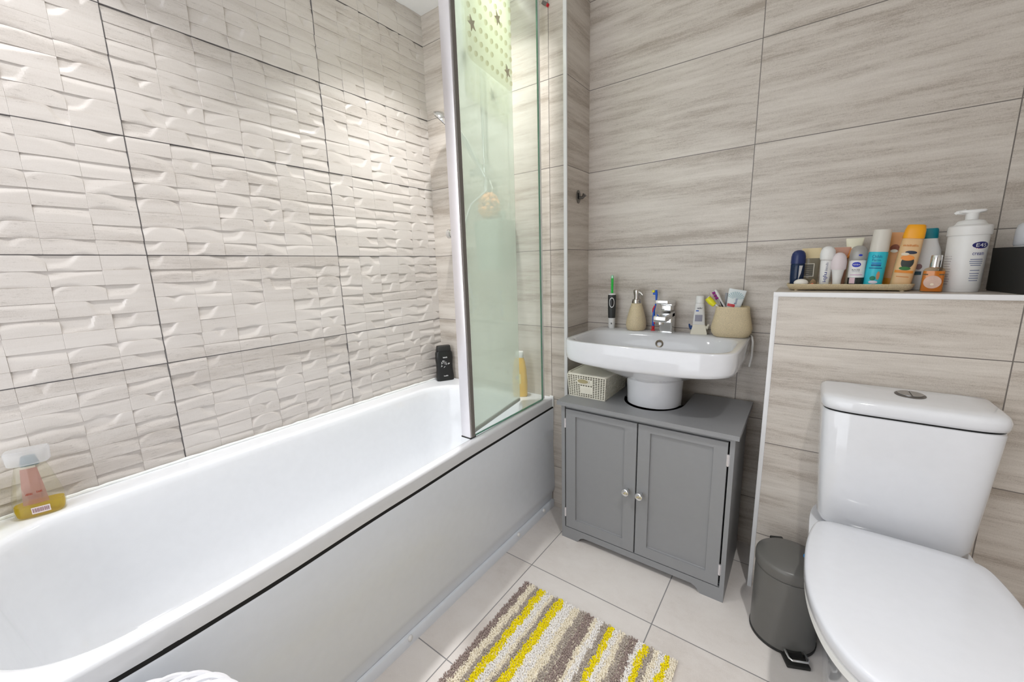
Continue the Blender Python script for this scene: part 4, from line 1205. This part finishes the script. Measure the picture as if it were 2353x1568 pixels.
for nm, col, ew, eh, z, dx, o_ in (('dark_print', (.03, .035, .03), 26, 34, 68, 2, 0), ('green_print', (.03, .16, .03), 24, 10, 51, 0, .2), ('navy_print', (.02, .03, .06), 24, 9, 95, 4, .1), ('orange_print', (.80, .28, .05), 28, 15, 80, 0, .3), ('white_print', (.75, .65, .5), 17, 8, 90, -7, .5)):
    f = tf(z, dx); oval_patch(ew, eh, lambda a, b, f=f, o_=o_: (f(a, b)[0], f(a, b)[1] - o_, f(a, b)[2])).build(nm, mat(nm, col, .5), d)
patch(26, 2, tf(28)).build('print_line', obr, d)

d = stand('lotion_bottle', 'white bottle with a teal flat cap behind the small amber bottle', 'bottle', 1862, 140, ZL)
rect_bottle(d, 'bottle', MT['plastic'], [(0, 28, 16), (3, 31, 18), (80, 31, 18), (110, 28, 17), (130, 21, 14), (144, 17.5, 12.5)], p=3)
rect_bottle(d, 'cap', mat('teal_plastic', (0, .20, .26), .35), [(144, 17, 12.5), (146, 18, 13), (168, 17, 12.5), (172, 15, 11)], p=3)
oval_patch(14, 16, lambda a, b: (a - 12, -18.3, 66 + b)).build('round_print', mat('dusky_print', (.30, .17, .18), .5), d)
patch(22, 10, lambda a, b: (a - 16, -18.5, 48 + b)).build('dark_panel', mat('petrol_print', (.02, .08, .12), .5), d)

d = stand('perfume_bottle', 'small amber bottle with a chrome cap in front of the white teal-capped bottle', 'bottle', 1865, 46, ZL, .02)
amb = mat('amber_liquid', (.62, .22, .02), .12, coat=.6)
rect_bottle(d, 'liquid', amb, [(2, 19.5, 13), (4, 21, 14), (52, 20.5, 14), (56, 20, 13.5)], p=4)
rect_bottle(d, 'glass', clear_mat('amber_glass', (.97, .86, .70), gloss=.1), [(0, 20, 13.5), (2, 22, 15), (56, 21.5, 14.8), (62, 18, 12.5), (66, 10, 8)], p=4)
MB().lathe([(10, 65), (11, 66), (11, 96), (10, 97.5)], seg=28).build('cap', MT['chrome'], d)
oval_patch(34, 34, lambda a, b: (a, -15.6, 27 + b)).build('round_label', mat('pearl_label', (.62, .42, .33), .3, noise=.25, nscale=60), d)
oval_patch(7, 6, lambda a, b: (a, -16, 21 + b)).build('gold_mark', mat('pale_gold_print', (.80, .68, .52), .3), d)
for s in (-1, 1): patch(9, 3, lambda a, b: (a + s * 15, -15.4 + abs(a) * .05, 47 + b)).build('leaf_print', mat('dark_leaf_print', (.10, .07, .02), .5), d)

d = stand('cream_dispenser', 'large white pump tub of cream with a navy oval badge', 'pump bottle', 1925, 84, ZL)
MB().lathe([(34, 0), (35, 6), (36.5, 8), (38, 144), (37, 148)], seg=48).build('tub', MT['plastic'], d)
MB().lathe([(40, 146), (41, 148), (40.5, 168), (38, 171), (30, 173), (25, 182), (22, 184), (12.5, 186)], seg=48).build('collar', MT['plastic'], d)
mb = MB(); mb.lathe([(12, 184), (12.5, 200), (14, 204)], seg=28)
mb.loft([at_z(sell(0, 0, a, b, 3, 32), z) for z, a, b in ((202, 14, 12), (205, 24, 14), (209, 25, 14), (211, 22, 12))]); mb.tube([(-12, 0, 207), (-28, 0, 206), (-31, 0, 203)], [7, 5, 4], 10); mb.build('pump', MT['plastic'], d)
T0 = .72
ov = oval_patch(36, 17, around(37.6, 37.6, 120, .4, T0)).build('oval_badge', mat('deep_navy_print', (.012, .012, .13), .4), d)
oval_patch(39, 20, around(37.4, 37.4, 120, .2, T0)).build('badge_rim', mat('coral_print', (.65, .2, .2), .5), d)
text('E45', 22, 9, wht, ov, around(37.6, 37.6, 120, .9, T0))
text('cream', 24, 6.5, nvp, d, around(37.5, 37.5, 98, .5, T0 - .08))
for k, (z, wd) in enumerate(((84, 26), (79, 28), (74, 26), (69, 22), (56, 20), (48, 20), (42, 18), (36, 20), (30, 18))):
    patch(wd, 2.2, around(37.1 - (100 - z) * .012, 37.1 - (100 - z) * .012, z, .5, T0 - .1)).build('print_line', mat('slate_print', (.22, .25, .36), .5) if k == 0 else bpy.data.materials['slate_print'], d)
for k in range(17):
    patch(20 + (k * 7 % 9), 1.5, around(36.9, 36.9, 126 - k * 6.6, .5, -1.0)).build('print_line', mat('fine_print', (.42, .38, .40), .5) if k == 0 else bpy.data.materials['fine_print'], d)

bx = thing('storage_box', 'black open storage box at the right end of the ledge', 'box', (1990, 134, ZL), (0, 0, .13))
mb = MB(); W_, D_, H_ = 230, 158, 112
def rect(x0, y0, x1, y1, z): return [(x0, y0, z), (x1, y0, z), (x1, y1, z), (x0, y1, z)]
mb.loft([rect(0, -D_, W_, 0, 0), rect(-2, -D_ - 1, W_ + 2, 1, H_), rect(1, -D_ + 2, W_ - 1, -2, H_), rect(3, -D_ + 3, W_ - 3, -3, 3)])
mb.build('box', MT['soft_black'], bx, smooth=False)
d = thing('lotion_bottle', 'white bottle with a rounded cap standing inside the black box', 'bottle', (2046, 84, ZL + 3.5))
MB().lathe([(33, 0), (35, 3), (36, 100), (35, 112)], seg=36).build('bottle', MT['plastic'], d)
MB().lathe([(36, 112), (37.5, 115), (37, 150), (34, 163), (28, 168), (4, 170)], seg=36).build('cap', mat('pale_grey_white', (.62, .63, .66), .35), d)
d = thing('razor', 'white plastic handle sticking up out of the black box', 'razor', (2042, 20, ZL + 3.5), (0, -.0, .0))
MB().tube([(4, -4, 2), (-2, 4, 60), (-14, 16, 118), (-20, 20, 140)], [5, 6, 7, 5], 12).build('handle', MT['plastic'], d)
